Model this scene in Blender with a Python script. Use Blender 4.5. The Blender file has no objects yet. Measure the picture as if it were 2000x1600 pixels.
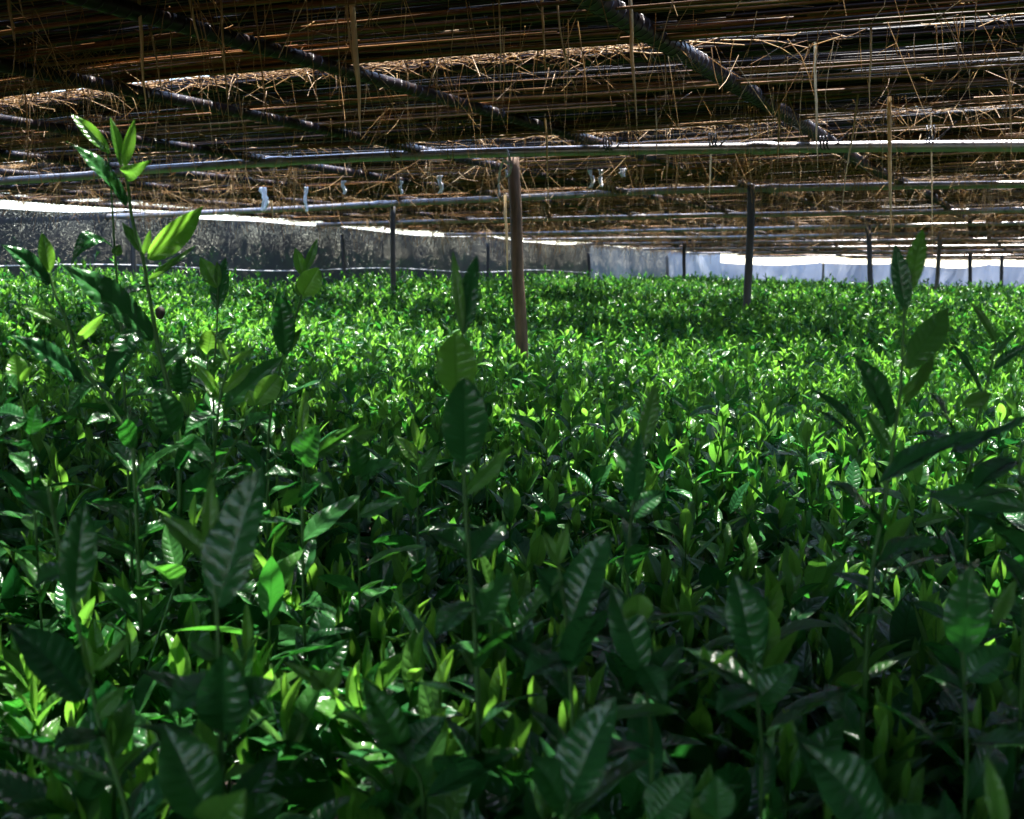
import bpy, math, random
import numpy as np
from mathutils import Vector, Matrix

SEED = 7
rng = np.random.default_rng(SEED)
random.seed(SEED)
R = math.radians
scene = bpy.context.scene
COL = scene.collection
ZC = 1.35                       # camera height over the soil
FPX = 2200.0                    # focal length in photo pixels (photo 2000 x 1600)
HORIZON = 540.0
PITCH = math.atan((800 - HORIZON) / FPX)
cp, sp = math.cos(PITCH), math.sin(PITCH)
FWD = np.array([0, cp, -sp]); UPV = np.array([0, sp, cp]); RGT = np.array([1.0, 0, 0])
CAM = np.array([0, 0, ZC])

def pt(px, py, D):
    """world point at photo pixel (px,py) and depth D"""
    return CAM + D * (FWD + RGT * (px - 1000) / FPX - UPV * (py - 800) / FPX)

# plan axes: the rods run along V, the reeds and pipes along U
YAW = R(25.7)
V = np.array([math.sin(YAW), math.cos(YAW), 0.0]); U = np.array([math.cos(YAW), -math.sin(YAW), 0.0])
def uv(u, v, z): return U * u + V * v + np.array([0, 0, z])

# ---------------------------------------------------------------- object helpers
def tag(o, label=None, cat=None, group=None, kind=None):
    if label: o['label'] = label
    if cat: o['category'] = cat
    if group: o['group'] = group
    if kind: o['kind'] = kind
    return o

def empty(name, loc):
    o = bpy.data.objects.new(name, None); COL.objects.link(o)
    o.location = Vector(loc); o.empty_display_size = .05
    return o

def mesh_obj(name, verts, quads, mat, parent=None, loc=None, attrs=None, smooth=True, tris=None):
    """verts (n,3) world coordinates; stored relative to loc / the parent's origin"""
    verts = np.asarray(verts, dtype=np.float32).reshape(-1, 3)
    org = np.zeros(3)
    if parent is not None:
        org = np.array(parent.location)
        if parent.parent is not None: org = org + np.array(parent.parent.location)
    if loc is not None: org = np.asarray(loc, dtype=float)
    vv = (verts - org.astype(np.float32)).astype(np.float32)
    quads = np.asarray(quads, dtype=np.int32).reshape(-1, 4)
    nt = 0 if tris is None else len(tris)
    me = bpy.data.meshes.new(name)
    me.vertices.add(len(vv)); me.vertices.foreach_set('co', vv.ravel())
    nl = len(quads) * 4 + nt * 3
    me.loops.add(nl); me.polygons.add(len(quads) + nt)
    li = quads.ravel()
    ls = np.arange(0, len(quads) * 4, 4)
    if nt:
        tris = np.asarray(tris, dtype=np.int32)
        li = np.concatenate([li, tris.ravel()]); ls = np.concatenate([ls, len(quads) * 4 + np.arange(0, nt * 3, 3)])
    me.loops.foreach_set('vertex_index', li.astype(np.int32))
    me.polygons.foreach_set('loop_start', ls.astype(np.int32))
    if smooth: me.polygons.foreach_set('use_smooth', np.ones(len(me.polygons), dtype=bool))
    me.update(calc_edges=True)
    for k, a in (attrs or {}).items():
        a = np.asarray(a, dtype=np.float32)
        if a.ndim == 2:
            at = me.attributes.new(k, 'FLOAT_VECTOR', 'POINT'); at.data.foreach_set('vector', a.ravel())
        else:
            at = me.attributes.new(k, 'FLOAT', 'POINT'); at.data.foreach_set('value', a.ravel())
    me.materials.append(mat)
    o = bpy.data.objects.new(name, me); COL.objects.link(o)
    if parent is not None: o.parent = parent
    elif loc is not None: o.location = Vector(loc)
    return o

def tubes(P, rad, sides=5, cap=False):
    """P (n,k,3) polylines, rad (n,k) radii -> verts, quads, id per vert"""
    P = np.asarray(P, float)
    if P.ndim == 2: P = P[None]
    n, k, _ = P.shape
    rad = np.broadcast_to(np.asarray(rad, float), (n, k))
    T = np.gradient(P, axis=1); T /= np.linalg.norm(T, axis=2, keepdims=True) + 1e-12
    main = P[:, -1] - P[:, 0]; main /= np.linalg.norm(main, axis=1, keepdims=True) + 1e-12
    ref = np.where(np.abs(main[:, 2:3]) > .8, np.array([[1.0, .13, 0]]), np.array([[0, .0, 1.0]]))[:, None, :]
    A = np.cross(np.broadcast_to(ref, T.shape), T); A /= np.linalg.norm(A, axis=2, keepdims=True) + 1e-12
    B = np.cross(T, A)
    th = np.arange(sides) * 2 * math.pi / sides
    ring = P[:, :, None, :] + rad[:, :, None, None] * (A[:, :, None, :] * np.cos(th)[None, None, :, None] + B[:, :, None, :] * np.sin(th)[None, None, :, None])
    verts = ring.reshape(-1, 3)
    base = (np.arange(n) * k * sides)[:, None, None]
    i = np.arange(k - 1)[None, :, None] * sides; j = np.arange(sides)[None, None, :]; j2 = (j + 1) % sides
    q = np.stack([base + i + j, base + i + j2, base + i + sides + j2, base + i + sides + j], axis=-1).reshape(-1, 4)
    ids = np.repeat(np.arange(n), k * sides)
    return verts, q, ids

class Acc:
    """collects pieces into one mesh"""
    def __init__(s): s.v = []; s.q = []; s.a = {}; s.n = 0
    def add(s, verts, quads, **attrs):
        s.v.append(verts); s.q.append(np.asarray(quads) + s.n); s.n += len(verts)
        for k, a in attrs.items(): s.a.setdefault(k, []).append(np.asarray(a, dtype=np.float32))
    def build(s, name, mat, parent=None, loc=None, smooth=True):
        return mesh_obj(name, np.concatenate(s.v), np.concatenate(s.q), mat, parent, loc,
                        {k: np.concatenate(x) for k, x in s.a.items()}, smooth)

def smoothstep(a, b, x):
    t = np.clip((x - a) / (b - a), 0, 1); return t * t * (3 - 2 * t)

def vnoise(x, y, seed=0):
    """cheap smooth value noise"""
    def h(i, j):
        s = np.sin(i * 127.1 + j * 311.7 + seed * 17.3) * 43758.5453
        return s - np.floor(s)
    xi, yi = np.floor(x), np.floor(y); fx, fy = x - xi, y - yi
    fx = fx * fx * (3 - 2 * fx); fy = fy * fy * (3 - 2 * fy)
    return (h(xi, yi) * (1 - fx) + h(xi + 1, yi) * fx) * (1 - fy) + (h(xi, yi + 1) * (1 - fx) + h(xi + 1, yi + 1) * fx) * fy

# ---------------------------------------------------------------- leaves
def leaf_mesh(B, C, S, W, sag, fold=.25, nv=9, nu=5, bulge=0.0, tipcurl=0.0, age=0.5, rnd=0.5, serr=0.0, wave=0.0, shape=0.45):
    """B base (n,3), C chord vector (n,3), S side direction (n,3) at right angles to C; W full width (n,)"""
    B, C, S = [np.asarray(x, float).reshape(-1, 3) for x in (B, C, S)]
    n = len(B)
    f = lambda x: np.broadcast_to(np.asarray(x, float), (n,))
    W, sag, fold, age, rnd, tipcurl, bulge, wave = map(f, (W, sag, fold, age, rnd, tipcurl, bulge, wave))
    L = np.linalg.norm(C, axis=1)
    N = np.cross(S, C); N /= np.linalg.norm(N, axis=1, keepdims=True) + 1e-12
    v = np.linspace(0, 1, nv)
    u = np.linspace(-1, 1, nu)
    w = np.power(v, .72) * np.power(1 - v, 1.0 + (.45 - shape) * 2.2)
    w = w / w.max()
    w = np.maximum(w, .05 * (1 - v)) ; w[-1] = .012
    if nv <= 3: w = np.array([.1, 1, .02])
    if serr: w = w * (1 + serr * np.where(np.arange(nv) % 2 == 0, 1, -1) * (v > .15) * (v < .97))
    wf = np.sin(v * math.pi) 
    cen = B[:, None, :] + C[:, None, :] * v[None, :, None] \
        + N[:, None, :] * ((sag * L)[:, None] * 4 * v * (1 - v) - (tipcurl * L)[:, None] * np.clip(v - .6, 0, 1) ** 2 * 5)[..., None]
    half = .5 * W[:, None] * w[None, :]
    off = half[:, :, None] * u[None, None, :]                                   # (n,nv,nu)
    dep = fold[:, None, None] * half[:, :, None] * np.abs(u)[None, None, :] ** 1.2
    if nv > 8:
        t = v[None, :, None] * (7.0 + 3 * rnd[:, None, None]) + rnd[:, None, None] * 5 + .18 * np.sin(v * 23 + 3)[None, :, None] - np.abs(u)[None, None, :] * .9 * w[None, :, None]
        bl = (np.abs(np.sin(math.pi * t)) ** .8) * np.sin(math.pi * np.clip(np.abs(u), 0, 1))[None, None, :] * wf[None, :, None]
        dep = dep + bulge[:, None, None] * W[:, None, None] * bl
        dep = dep + (wave * W)[:, None, None] * np.sin(v * 11 + 1.3)[None, :, None] * (u ** 3)[None, None, :]
    P = cen[:, :, None, :] + S[:, None, None, :] * off[..., None] + N[:, None, None, :] * dep[..., None]
    verts = P.reshape(-1, 3)
    base = (np.arange(n) * nv * nu)[:, None, None]
    i = (np.arange(nv - 1) * nu)[None, :, None]; j = np.arange(nu - 1)[None, None, :]
    q = np.stack([base + i + j, base + i + j + 1, base + i + nu + j + 1, base + i + nu + j], -1).reshape(-1, 4)
    uu = np.broadcast_to(u[None, None, :], (n, nv, nu)).ravel(); vv = np.broadcast_to(v[None, :, None], (n, nv, nu)).ravel()
    ag = np.broadcast_to(age[:, None, None], (n, nv, nu)).ravel(); rn = np.broadcast_to(rnd[:, None, None], (n, nv, nu)).ravel()
    return verts, q, dict(leafuv=np.stack([uu, vv, ag], -1), rnd=rn)

def rot_about(vec, axis, ang):
    axis = axis / (np.linalg.norm(axis, axis=-1, keepdims=True) + 1e-12)
    c, s = np.cos(ang)[..., None], np.sin(ang)[..., None]
    return vec * c + np.cross(axis, vec) * s + axis * (np.sum(axis * vec, -1, keepdims=True)) * (1 - c)

# ---------------------------------------------------------------- materials
def new_mat(name):
    m = bpy.data.materials.new(name); m.use_nodes = True
    nt = m.node_tree; nt.nodes.clear()
    out = nt.nodes.new('ShaderNodeOutputMaterial')
    return m, nt, out
def N(nt, t, **kw):
    n = nt.nodes.new(t)
    for k, v in kw.items(): setattr(n, k, v)
    return n
def math_(nt, op, a, b=None, c=None, clamp=False):
    n = N(nt, 'ShaderNodeMath', operation=op); n.use_clamp = clamp
    for i, x in enumerate((a, b, c)):
        if x is None: continue
        if isinstance(x, (int, float)): n.inputs[i].default_value = x
        else: nt.links.new(x, n.inputs[i])
    return n.outputs[0]
def ramp(nt, fac, stops):
    n = N(nt, 'ShaderNodeValToRGB')
    e = n.color_ramp.elements
    while len(e) < len(stops): e.new(.5)
    for x, (p, c) in zip(e, stops): x.position = p; x.color = (*c, 1)
    nt.links.new(fac, n.inputs[0]); return n.outputs[0]
def noise(nt, scale, detail=3, vec=None, rough=.55):
    n = N(nt, 'ShaderNodeTexNoise'); n.inputs['Scale'].default_value = scale; n.inputs['Detail'].default_value = detail; n.inputs['Roughness'].default_value = rough
    if vec is not None: nt.links.new(vec, n.inputs['Vector'])
    return n.outputs[0]

def leaf_material():
    m, nt, out = new_mat('tea_leaf')
    L = nt.links.new
    a = N(nt, 'ShaderNodeAttribute', attribute_name='leafuv')
    sx = N(nt, 'ShaderNodeSeparateXYZ'); L(a.outputs['Vector'], sx.inputs[0])
    u, v, age = sx.outputs
    r = N(nt, 'ShaderNodeAttribute', attribute_name='rnd').outputs['Fac']
    au = math_(nt, 'ABSOLUTE', u)
    oc = N(nt, 'ShaderNodeTexCoord').outputs['Object']
    # veins
    t = math_(nt, 'SUBTRACT', math_(nt, 'ADD', math_(nt, 'MULTIPLY', v, math_(nt, 'ADD', math_(nt, 'MULTIPLY', r, 3.0), 7.0)), math_(nt, 'ADD', math_(nt, 'MULTIPLY', r, 5.0), math_(nt, 'MULTIPLY', noise(nt, 130, 2, oc), .4))), math_(nt, 'MULTIPLY', au, .9))
    s = math_(nt, 'ABSOLUTE', math_(nt, 'SINE', math_(nt, 'MULTIPLY', t, math.pi)))
    quilt = math_(nt, 'MULTIPLY', math_(nt, 'POWER', s, .6), math_(nt, 'SINE', math_(nt, 'MULTIPLY', au, math.pi)))
    mid = math_(nt, 'SMOOTHSTEP', 0.0, .09, au) if False else None
    mr = N(nt, 'ShaderNodeMapRange', interpolation_type='SMOOTHSTEP'); L(au, mr.inputs[0]); mr.inputs[1].default_value = .015; mr.inputs[2].default_value = .10
    midmask = mr.outputs[0]                     # 0 on the midrib
    height = math_(nt, 'ADD', math_(nt, 'MULTIPLY', quilt, math_(nt, 'MULTIPLY', noise(nt, 100, 2, oc), 1.7)), math_(nt, 'MULTIPLY', midmask, .3))
    fine = noise(nt, 420, 2, oc)
    height = math_(nt, 'ADD', height, math_(nt, 'MULTIPLY', fine, .10))
    bump = N(nt, 'ShaderNodeBump'); bump.inputs['Strength'].default_value = .44; bump.inputs['Distance'].default_value = .0018
    L(height, bump.inputs['Height'])
    # colours by leaf age (young tips are paler in themselves)
    ag2 = math_(nt, 'ADD', age, math_(nt, 'MULTIPLY', math_(nt, 'SUBTRACT', r, .5), .22), clamp=True)
    base = ramp(nt, ag2, [(0, (.10, .30, .032)), (.35, (.075, .200, .036)), (.62, (.036, .138, .032)), (1, (.020, .100, .028))])
    trans = ramp(nt, ag2, [(0, (.23, .56, .048)), (.35, (.155, .41, .040)), (.62, (.040, .25, .022)), (1, (.012, .11, .020))])
    vein = N(nt, 'ShaderNodeMixRGB', blend_type='MULTIPLY'); L(midmask, vein.inputs[0]); vein.inputs[0].default_value = 1
    inv = math_(nt, 'SUBTRACT', 1.0, midmask)
    vt = N(nt, 'ShaderNodeMixRGB', blend_type='MULTIPLY'); L(math_(nt, 'MULTIPLY', inv, .75), vt.inputs[0]); L(trans, vt.inputs[1]); vt.inputs[2].default_value = (.5, .6, .5, 1)
    vt2 = N(nt, 'ShaderNodeMixRGB', blend_type='MULTIPLY'); L(math_(nt, 'MULTIPLY', math_(nt, 'SUBTRACT', 1.0, math_(nt, 'POWER', s, .25)), .22), vt2.inputs[0]); L(vt.outputs[0], vt2.inputs[1]); vt2.inputs[2].default_value = (.55, .65, .5, 1)
    blot = noise(nt, 60, 3, oc)
    bm = N(nt, 'ShaderNodeMixRGB', blend_type='MULTIPLY'); bm.inputs[0].default_value = .5; L(base, bm.inputs[1]); L(ramp(nt, blot, [(.3, (.7, .7, .7)), (.7, (1.15, 1.15, 1.15))]), bm.inputs[2])
    p = N(nt, 'ShaderNodeBsdfPrincipled'); L(bm.outputs[0], p.inputs['Base Color'])
    p.inputs['IOR'].default_value = 1.42
    p.inputs['Coat Weight'].default_value = .06; p.inputs['Coat Roughness'].default_value = .10; L(bump.outputs[0], p.inputs['Coat Normal'])
    rg = math_(nt, 'ADD', .14, math_(nt, 'MULTIPLY', blot, .19)); L(rg, p.inputs['Roughness']); L(bump.outputs[0], p.inputs['Normal'])
    tr = N(nt, 'ShaderNodeBsdfTranslucent'); L(vt2.outputs[0], tr.inputs['Color'])
    mix = N(nt, 'ShaderNodeMixShader')
    fac = ramp(nt, ag2, [(0, (.58,) * 3), (.5, (.42,) * 3), (1, (.28,) * 3)])
    L(fac, mix.inputs[0]); L(p.outputs[0], mix.inputs[1]); L(tr.outputs[0], mix.inputs[2]); L(mix.outputs[0], out.inputs[0])
    return m

def straw_material(name, lo, midc, hi, trans=.25, rough=.32):
    m, nt, out = new_mat(name); L = nt.links.new
    r = N(nt, 'ShaderNodeAttribute', attribute_name='rnd').outputs['Fac']
    tc = N(nt, 'ShaderNodeTexCoord').outputs['Object']
    n1 = noise(nt, 26, 3, tc)
    f = math_(nt, 'ADD', math_(nt, 'MULTIPLY', r, .85), math_(nt, 'MULTIPLY', math_(nt, 'SUBTRACT', n1, .48), .45), clamp=True)
    c = ramp(nt, f, [(0, lo), (.5, midc), (1, hi)])
    p = N(nt, 'ShaderNodeBsdfPrincipled'); L(c, p.inputs['Base Color']); p.inputs['Roughness'].default_value = rough; p.inputs['Specular IOR Level'].default_value = .3
    tr = N(nt, 'ShaderNodeBsdfTranslucent'); L(c, tr.inputs['Color'])
    mix = N(nt, 'ShaderNodeMixShader'); mix.inputs[0].default_value = trans
    L(p.outputs[0], mix.inputs[1]); L(tr.outputs[0], mix.inputs[2]); L(mix.outputs[0], out.inputs[0])
    return m

def solid(name, col1, col2, scale=20, rough=.5, metal=0.0, bump=0.0, stretch=None, detail=5, spec=.5):
    m, nt, out = new_mat(name); L = nt.links.new
    tc = N(nt, 'ShaderNodeTexCoord').outputs['Object']
    if stretch:
        mp = N(nt, 'ShaderNodeMapping'); mp.inputs['Scale'].default_value = stretch; L(tc, mp.inputs[0]); tc = mp.outputs[0]
    n1 = noise(nt, scale, detail, tc, .65)
    c = ramp(nt, n1, [(.3, col1), (.7, col2)])
    p = N(nt, 'ShaderNodeBsdfPrincipled'); L(c, p.inputs['Base Color']); p.inputs['Metallic'].default_value = metal; p.inputs['Specular IOR Level'].default_value = spec
    L(math_(nt, 'ADD', rough - .1, math_(nt, 'MULTIPLY', n1, .2)), p.inputs['Roughness'])
    if bump:
        b = N(nt, 'ShaderNodeBump'); b.inputs['Strength'].default_value = bump; b.inputs['Distance'].default_value = .004; L(n1, b.inputs['Height']); L(b.outputs[0], p.inputs['Normal'])
    L(p.outputs[0], out.inputs[0]); return m

def net_material(name, col, trcol, cover, hole_scale, transl):
    """woven net: threads with open meshes between them, tiny holes, cover = share of closed cloth"""
    m, nt, out = new_mat(name); L = nt.links.new
    tc = N(nt, 'ShaderNodeTexCoord').outputs['Object']
    n1 = noise(nt, hole_scale, 2, tc, .7)
    n2 = noise(nt, 3.0, 3, tc)
    thr = math_(nt, 'ADD', cover, math_(nt, 'MULTIPLY', math_(nt, 'SUBTRACT', n2, .5), .16))
    mr = N(nt, 'ShaderNodeMapRange'); L(n1, mr.inputs[0]); L(math_(nt, 'SUBTRACT', thr, .10), mr.inputs[1]); L(math_(nt, 'ADD', thr, .03), mr.inputs[2])
    hole = mr.outputs[0]
    p = N(nt, 'ShaderNodeBsdfPrincipled'); p.inputs['Base Color'].default_value = (*col, 1); p.inputs['Roughness'].default_value = .55
    tr = N(nt, 'ShaderNodeBsdfTranslucent'); tr.inputs['Color'].default_value = (*trcol, 1)
    mx = N(nt, 'ShaderNodeMixShader'); mx.inputs[0].default_value = transl; L(p.outputs[0], mx.inputs[1]); L(tr.outputs[0], mx.inputs[2])
    tp = N(nt, 'ShaderNodeBsdfTransparent')
    m2 = N(nt, 'ShaderNodeMixShader'); L(hole, m2.inputs[0]); L(mx.outputs[0], m2.inputs[1]); L(tp.outputs[0], m2.inputs[2]); L(m2.outputs[0], out.inputs[0])
    return m

M = {}
M['leaf'] = leaf_material()
M['stem'] = solid('green_stem', (.022, .080, .012), (.042, .125, .017), 60, .5, spec=.3)
M['twig'] = solid('woody_twig', (.010, .008, .006), (.030, .022, .014), 60, .7)
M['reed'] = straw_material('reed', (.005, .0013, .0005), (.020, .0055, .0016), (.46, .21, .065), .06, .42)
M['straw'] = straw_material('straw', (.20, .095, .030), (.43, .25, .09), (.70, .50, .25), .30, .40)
M['stalk'] = straw_material('stalk', (.40, .27, .12), (.60, .43, .21), (.74, .56, .31), .3, .5)
M['rod'] = solid('bamboo_rod', (.010, .006, .006), (.034, .018, .018), 30, .45, spec=.25)
M['cord'] = solid('black_cord', (.015, .012, .014), (.05, .043, .046), 200, .3, spec=.35)
M['pipe'] = solid('steel_pipe', (.27, .255, .26), (.44, .42, .43), 14, .30, .55, .04)
M['darkpost'] = solid('dark_post', (.030, .030, .033), (.085, .08, .08), 18, .5, .3, .2, (1, 1, .15))
M['greypost'] = solid('grey_post', (.14, .12, .105), (.28, .25, .22), 18, .7, 0, .4, (1, 1, .12))
M['woodpost'] = solid('weathered_wood', (.055, .031, .017), (.215, .125, .070), 40, .75, 0, .9, (1, 1, .08))
M['rope'] = solid('pale_rope', (.45, .47, .55), (.75, .77, .85), 150, .6)
M['rag'] = solid('white_cloth', (.70, .70, .72), (.85, .85, .86), 60, .8)
M['soil'] = solid('soil', (.022, .014, .009), (.055, .038, .024), 8, .95, 0, .6)
M['earth'] = solid('sunlit_earth', (.16, .15, .09), (.34, .32, .22), 3, .95, 0, .6)
M['net'] = net_material('black_shade_net', (.016, .016, .019), (.034, .037, .048), .722, 180, .10)
M['white_net'] = net_material('white_net', (.30, .32, .37), (.135, .155, .205), .74, 120, .5)
M['side_net'] = solid('dense_black_cloth', (.012, .012, .013), (.03, .03, .032), 30, .7)
M['grey_net'] = net_material('grey_net', (.05, .055, .065), (.085, .098, .12), .71, 110, .45)
M['hem'] = solid('net_hem', (.5, .52, .56), (.75, .77, .8), 40, .6)

# ---------------------------------------------------------------- height of the tea canopy (relative to the camera)
CTRL = np.array([[0, .3, -.31], [0, 1.5, -.305], [-1, 1.5, -.28], [1, 1.5, -.31], [0, 3, -.335], [0, 4.1, -.345], [-1, 4, -.30], [-2, 5, -.17], [1.5, 2.5, -.35],
                 [1.8, 4, -.335], [3, 6, -.25], [1.2, 5.8, -.24], [-.78, 7.4, -.10], [-2.4, 6.6, -.08], [3, 9.7, -.19], [4.3, 11.4, -.21], [7.7, 19, -.29], [10.4, 24, -.33],
                 [2.3, 14.9, -.08], [-1.8, 11.8, -.05], [-.3, 13.8, -.05], [1, 15, -.06], [-3, 7.5, -.04], [-3.4, 6.2, -.05], [2.5, 20, -.09], [5, 24, -.24], [12, 30, -.4], [2, 8, -.19]])
def canopy(x, y):
    x = np.asarray(x, float); y = np.asarray(y, float)
    d2 = (x[..., None] - CTRL[:, 0]) ** 2 + (y[..., None] - CTRL[:, 1]) ** 2 + .12
    w = d2 ** -1.6
    h = (w * CTRL[:, 2]).sum(-1) / w.sum(-1)
    lump = (vnoise(x * 1.5, y * 1.5, 3) - .5) * .12 + (vnoise(x * 4.5, y * 4.5, 5) - .5) * .06
    return ZC + h + lump * np.clip(.5 + y * .12, .4, 1.0)

def inside(x, y):
    """in the tea field: right of the long net, before the far one"""
    P = np.stack([x, y], -1)
    u = P @ U[:2]; v = P @ V[:2]
    return (u > -5.9) & (v < 21.4 + (u + 6.07) * 1.7)

# ================================================================ SETTING
def grid_obj(name, x0, x1, y0, y1, nx, ny, zf, mat):
    X, Y = np.meshgrid(np.linspace(x0, x1, nx), np.linspace(y0, y1, ny))
    Z = zf(X, Y)
    v = np.stack([X, Y, Z], -1).reshape(-1, 3)
    i = (np.arange(ny - 1) * nx)[:, None]; j = np.arange(nx - 1)[None]
    q = np.stack([i + j, i + j + 1, i + nx + j + 1, i + nx + j], -1).reshape(-1, 4)
    return mesh_obj(name, v, q, mat)

def ground_z(X, Y):
    z = canopy(X, Y) - 1.02
    P = np.stack([X, Y], -1); u = P @ U[:2]
    far = smoothstep(20, 60, np.hypot(X, Y))
    bank = smoothstep(-7.0, -12, u) * .25
    return z * (1 - far) + (bank + 0.0) 
g = grid_obj('ground', -120, 120, -60, 300, 181, 271, ground_z, M['soil']); tag(g, kind='structure')

# ================================================================ TEA
def shoot_leaves(px, py, pz, n_leaf, height, tilt_az, tilt, young, size, old=.85):
    """arrays of leaves for N shoots; pz = top of the shoot"""
    Ns = len(px)
    top = np.stack([px, py, pz], -1)
    axis = np.stack([np.sin(tilt) * np.cos(tilt_az), np.sin(tilt) * np.sin(tilt_az), np.cos(tilt)], -1)
    outB, outC, outS, outW, outsag, outage, outr, outfold = [], [], [], [], [], [], [], []
    az0 = rng.uniform(0, 2 * math.pi, Ns); hand = rng.choice([-1, 1], Ns)
    r0 = rng.uniform(0, 1, Ns)
    for k in range(n_leaf):
        f = k / max(n_leaf - 1, 1)                       # 0 at the tip, 1 at the lowest leaf
        pos = top - axis * (height * (.20 + .80 * f))[:, None]
        az = az0 + hand * k * 2.4 + rng.normal(0, .3, Ns)
        el = R(76) - f * R(76) + rng.normal(0, .28, Ns)
        if k == 0: el = R(84) + rng.normal(0, .08, Ns)
        Lk = size * (.55 + .62 * min(1, f * 1.7)) * rng.uniform(.8, 1.2, Ns)
        if k == 0: Lk = size * .5 * rng.uniform(.8, 1.3, Ns)
        Wk = Lk * rng.uniform(.28, .39, Ns) * (1.0 if k else .6)
        a = np.stack([np.cos(az), np.sin(az), np.zeros(Ns)], -1)
        C = a * np.cos(el)[:, None] + np.array([0, 0, 1.0]) * np.sin(el)[:, None] + axis * .25
        C /= np.linalg.norm(C, axis=1, keepdims=True)
        S = np.cross(C, np.array([0, 0, 1.0]) + a * -.4); S /= np.linalg.norm(S, axis=1, keepdims=True) + 1e-9
        S = rot_about(S, C, rng.normal(0, .35, Ns))
        outB.append(pos); outC.append(C * Lk[:, None]); outS.append(S); outW.append(Wk)
        outsag.append(rng.normal(.07, .05, Ns) * (1 if k else .3))
        outage.append(np.clip(young + f * (old - .25 * young) + rng.normal(0, .06, Ns), 0, 1)); outr.append(np.clip(r0 * .5 + rng.uniform(0, .5, Ns), 0, 1))
        outfold.append(rng.uniform(.15, .5, Ns) * (1 if k else 2.0))
    c = np.concatenate
    return c(outB), c(outC), c(outS), c(outW), c(outsag), c(outfold), c(outage), c(outr), top, axis

def scatter(d0, d1, dens, margin, xcap=None):
    ymax = d1; half = .4545 * d1 + margin
    A = 2 * half * (d1 - d0); n = int(A * dens)
    x = rng.uniform(-half, half, n); y = rng.uniform(d0, d1, n)
    ok = (np.abs(x) < .4545 * np.maximum(y, 0) + margin) & inside(x, y)
    return x[ok], y[ok]

bush = Acc(); bstem = Acc()
def mass(d0, d1, dens, margin, nleaf, size, nv, nu, stems=3, under=0, old=.85):
    x, y = scatter(d0, d1, dens, margin)
    n = len(x)
    z = canopy(x, y) + rng.normal(0, .022, n) + (rng.uniform(0, 1, n) < .08) * rng.uniform(.02, .11, n)
    h = rng.uniform(.07, .15, n) * (size / .062)
    young = np.clip(rng.normal(.10, .16, n), 0, .7)
    B, C, S, W, sag, fold, age, rnd, top, ax = shoot_leaves(x, y, z, nleaf, h, rng.uniform(0, 6.28, n), np.abs(rng.normal(0, .16, n)), young, size, old)
    v, q, at = leaf_mesh(B, C, S, W, sag, fold, nv, nu, bulge=.03, age=age, rnd=rnd)
    bush.add(v, q, **at)
    if stems:
        P = np.stack([top - ax * (h * 1.0 + .12)[:, None] , top - ax * (h * .6)[:, None], top - ax * (h * .15)[:, None]], 1)
        tv, tq, ids = tubes(P, np.array([.0016, .0014, .0009]) * max(1, size / .062), stems)
        bush.add(tv, tq, leafuv=np.stack([np.ones(len(tv)) * .5, np.ones(len(tv)) * .5, np.ones(len(tv)) * .42], -1), rnd=np.ones(len(tv)) * .5)
    if under:
        x, y = scatter(d0, d1, under, margin); n = len(x)
        z = canopy(x, y) - .02 - rng.uniform(0, 1, n) ** 1.3 * .22
        az = rng.uniform(0, 6.28, n); el = rng.normal(.25, .5, n)
        C = np.stack([np.cos(az) * np.cos(el), np.sin(az) * np.cos(el), np.sin(el)], -1)
        S = np.cross(C, [0, 0, 1.0]); S /= np.linalg.norm(S, axis=1, keepdims=True); S = rot_about(S, C, rng.normal(0, .5, n))
        Ln = size * rng.uniform(.8, 1.35, n)
        v, q, at = leaf_mesh(np.stack([x, y, z], -1), C * Ln[:, None], S, Ln * rng.uniform(.36, .46, n), rng.normal(.06, .05, n), rng.uniform(.1, .4, n), max(3, nv - 2 if nv > 3 else 3), nu,
                             bulge=.04, age=np.clip(rng.normal(.86, .1, n), 0, 1), rnd=rng.uniform(0, 1, n))
        bush.add(v, q, **at)

mass(-.6, .55, 140, 1.0, 6, .060, 9, 5, under=900)
mass(.55, 1.5, 420, 1.0, 7, .052, 11, 5, under=3000)
mass(1.5, 2.4, 560, 1.0, 7, .046, 9, 5, under=1700)
mass(2.4, 6, 950, .9, 7, .041, 6, 3, under=900, old=.60)  # younger, paler leaves here and next band paint in the mid-field light pool
mass(6, 13, 620, .8, 6, .043, 4, 3, under=200, old=.72)
mass(13, 34, 200, .8, 5, .058, 3, 3, stems=0, under=50)
tb = bush.build('tea_bushes', M['leaf'])
tag(tb, 'dense plucking surface of glossy green tea bushes filling the field under the straw roof', 'tea bushes', kind='stuff')

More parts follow.
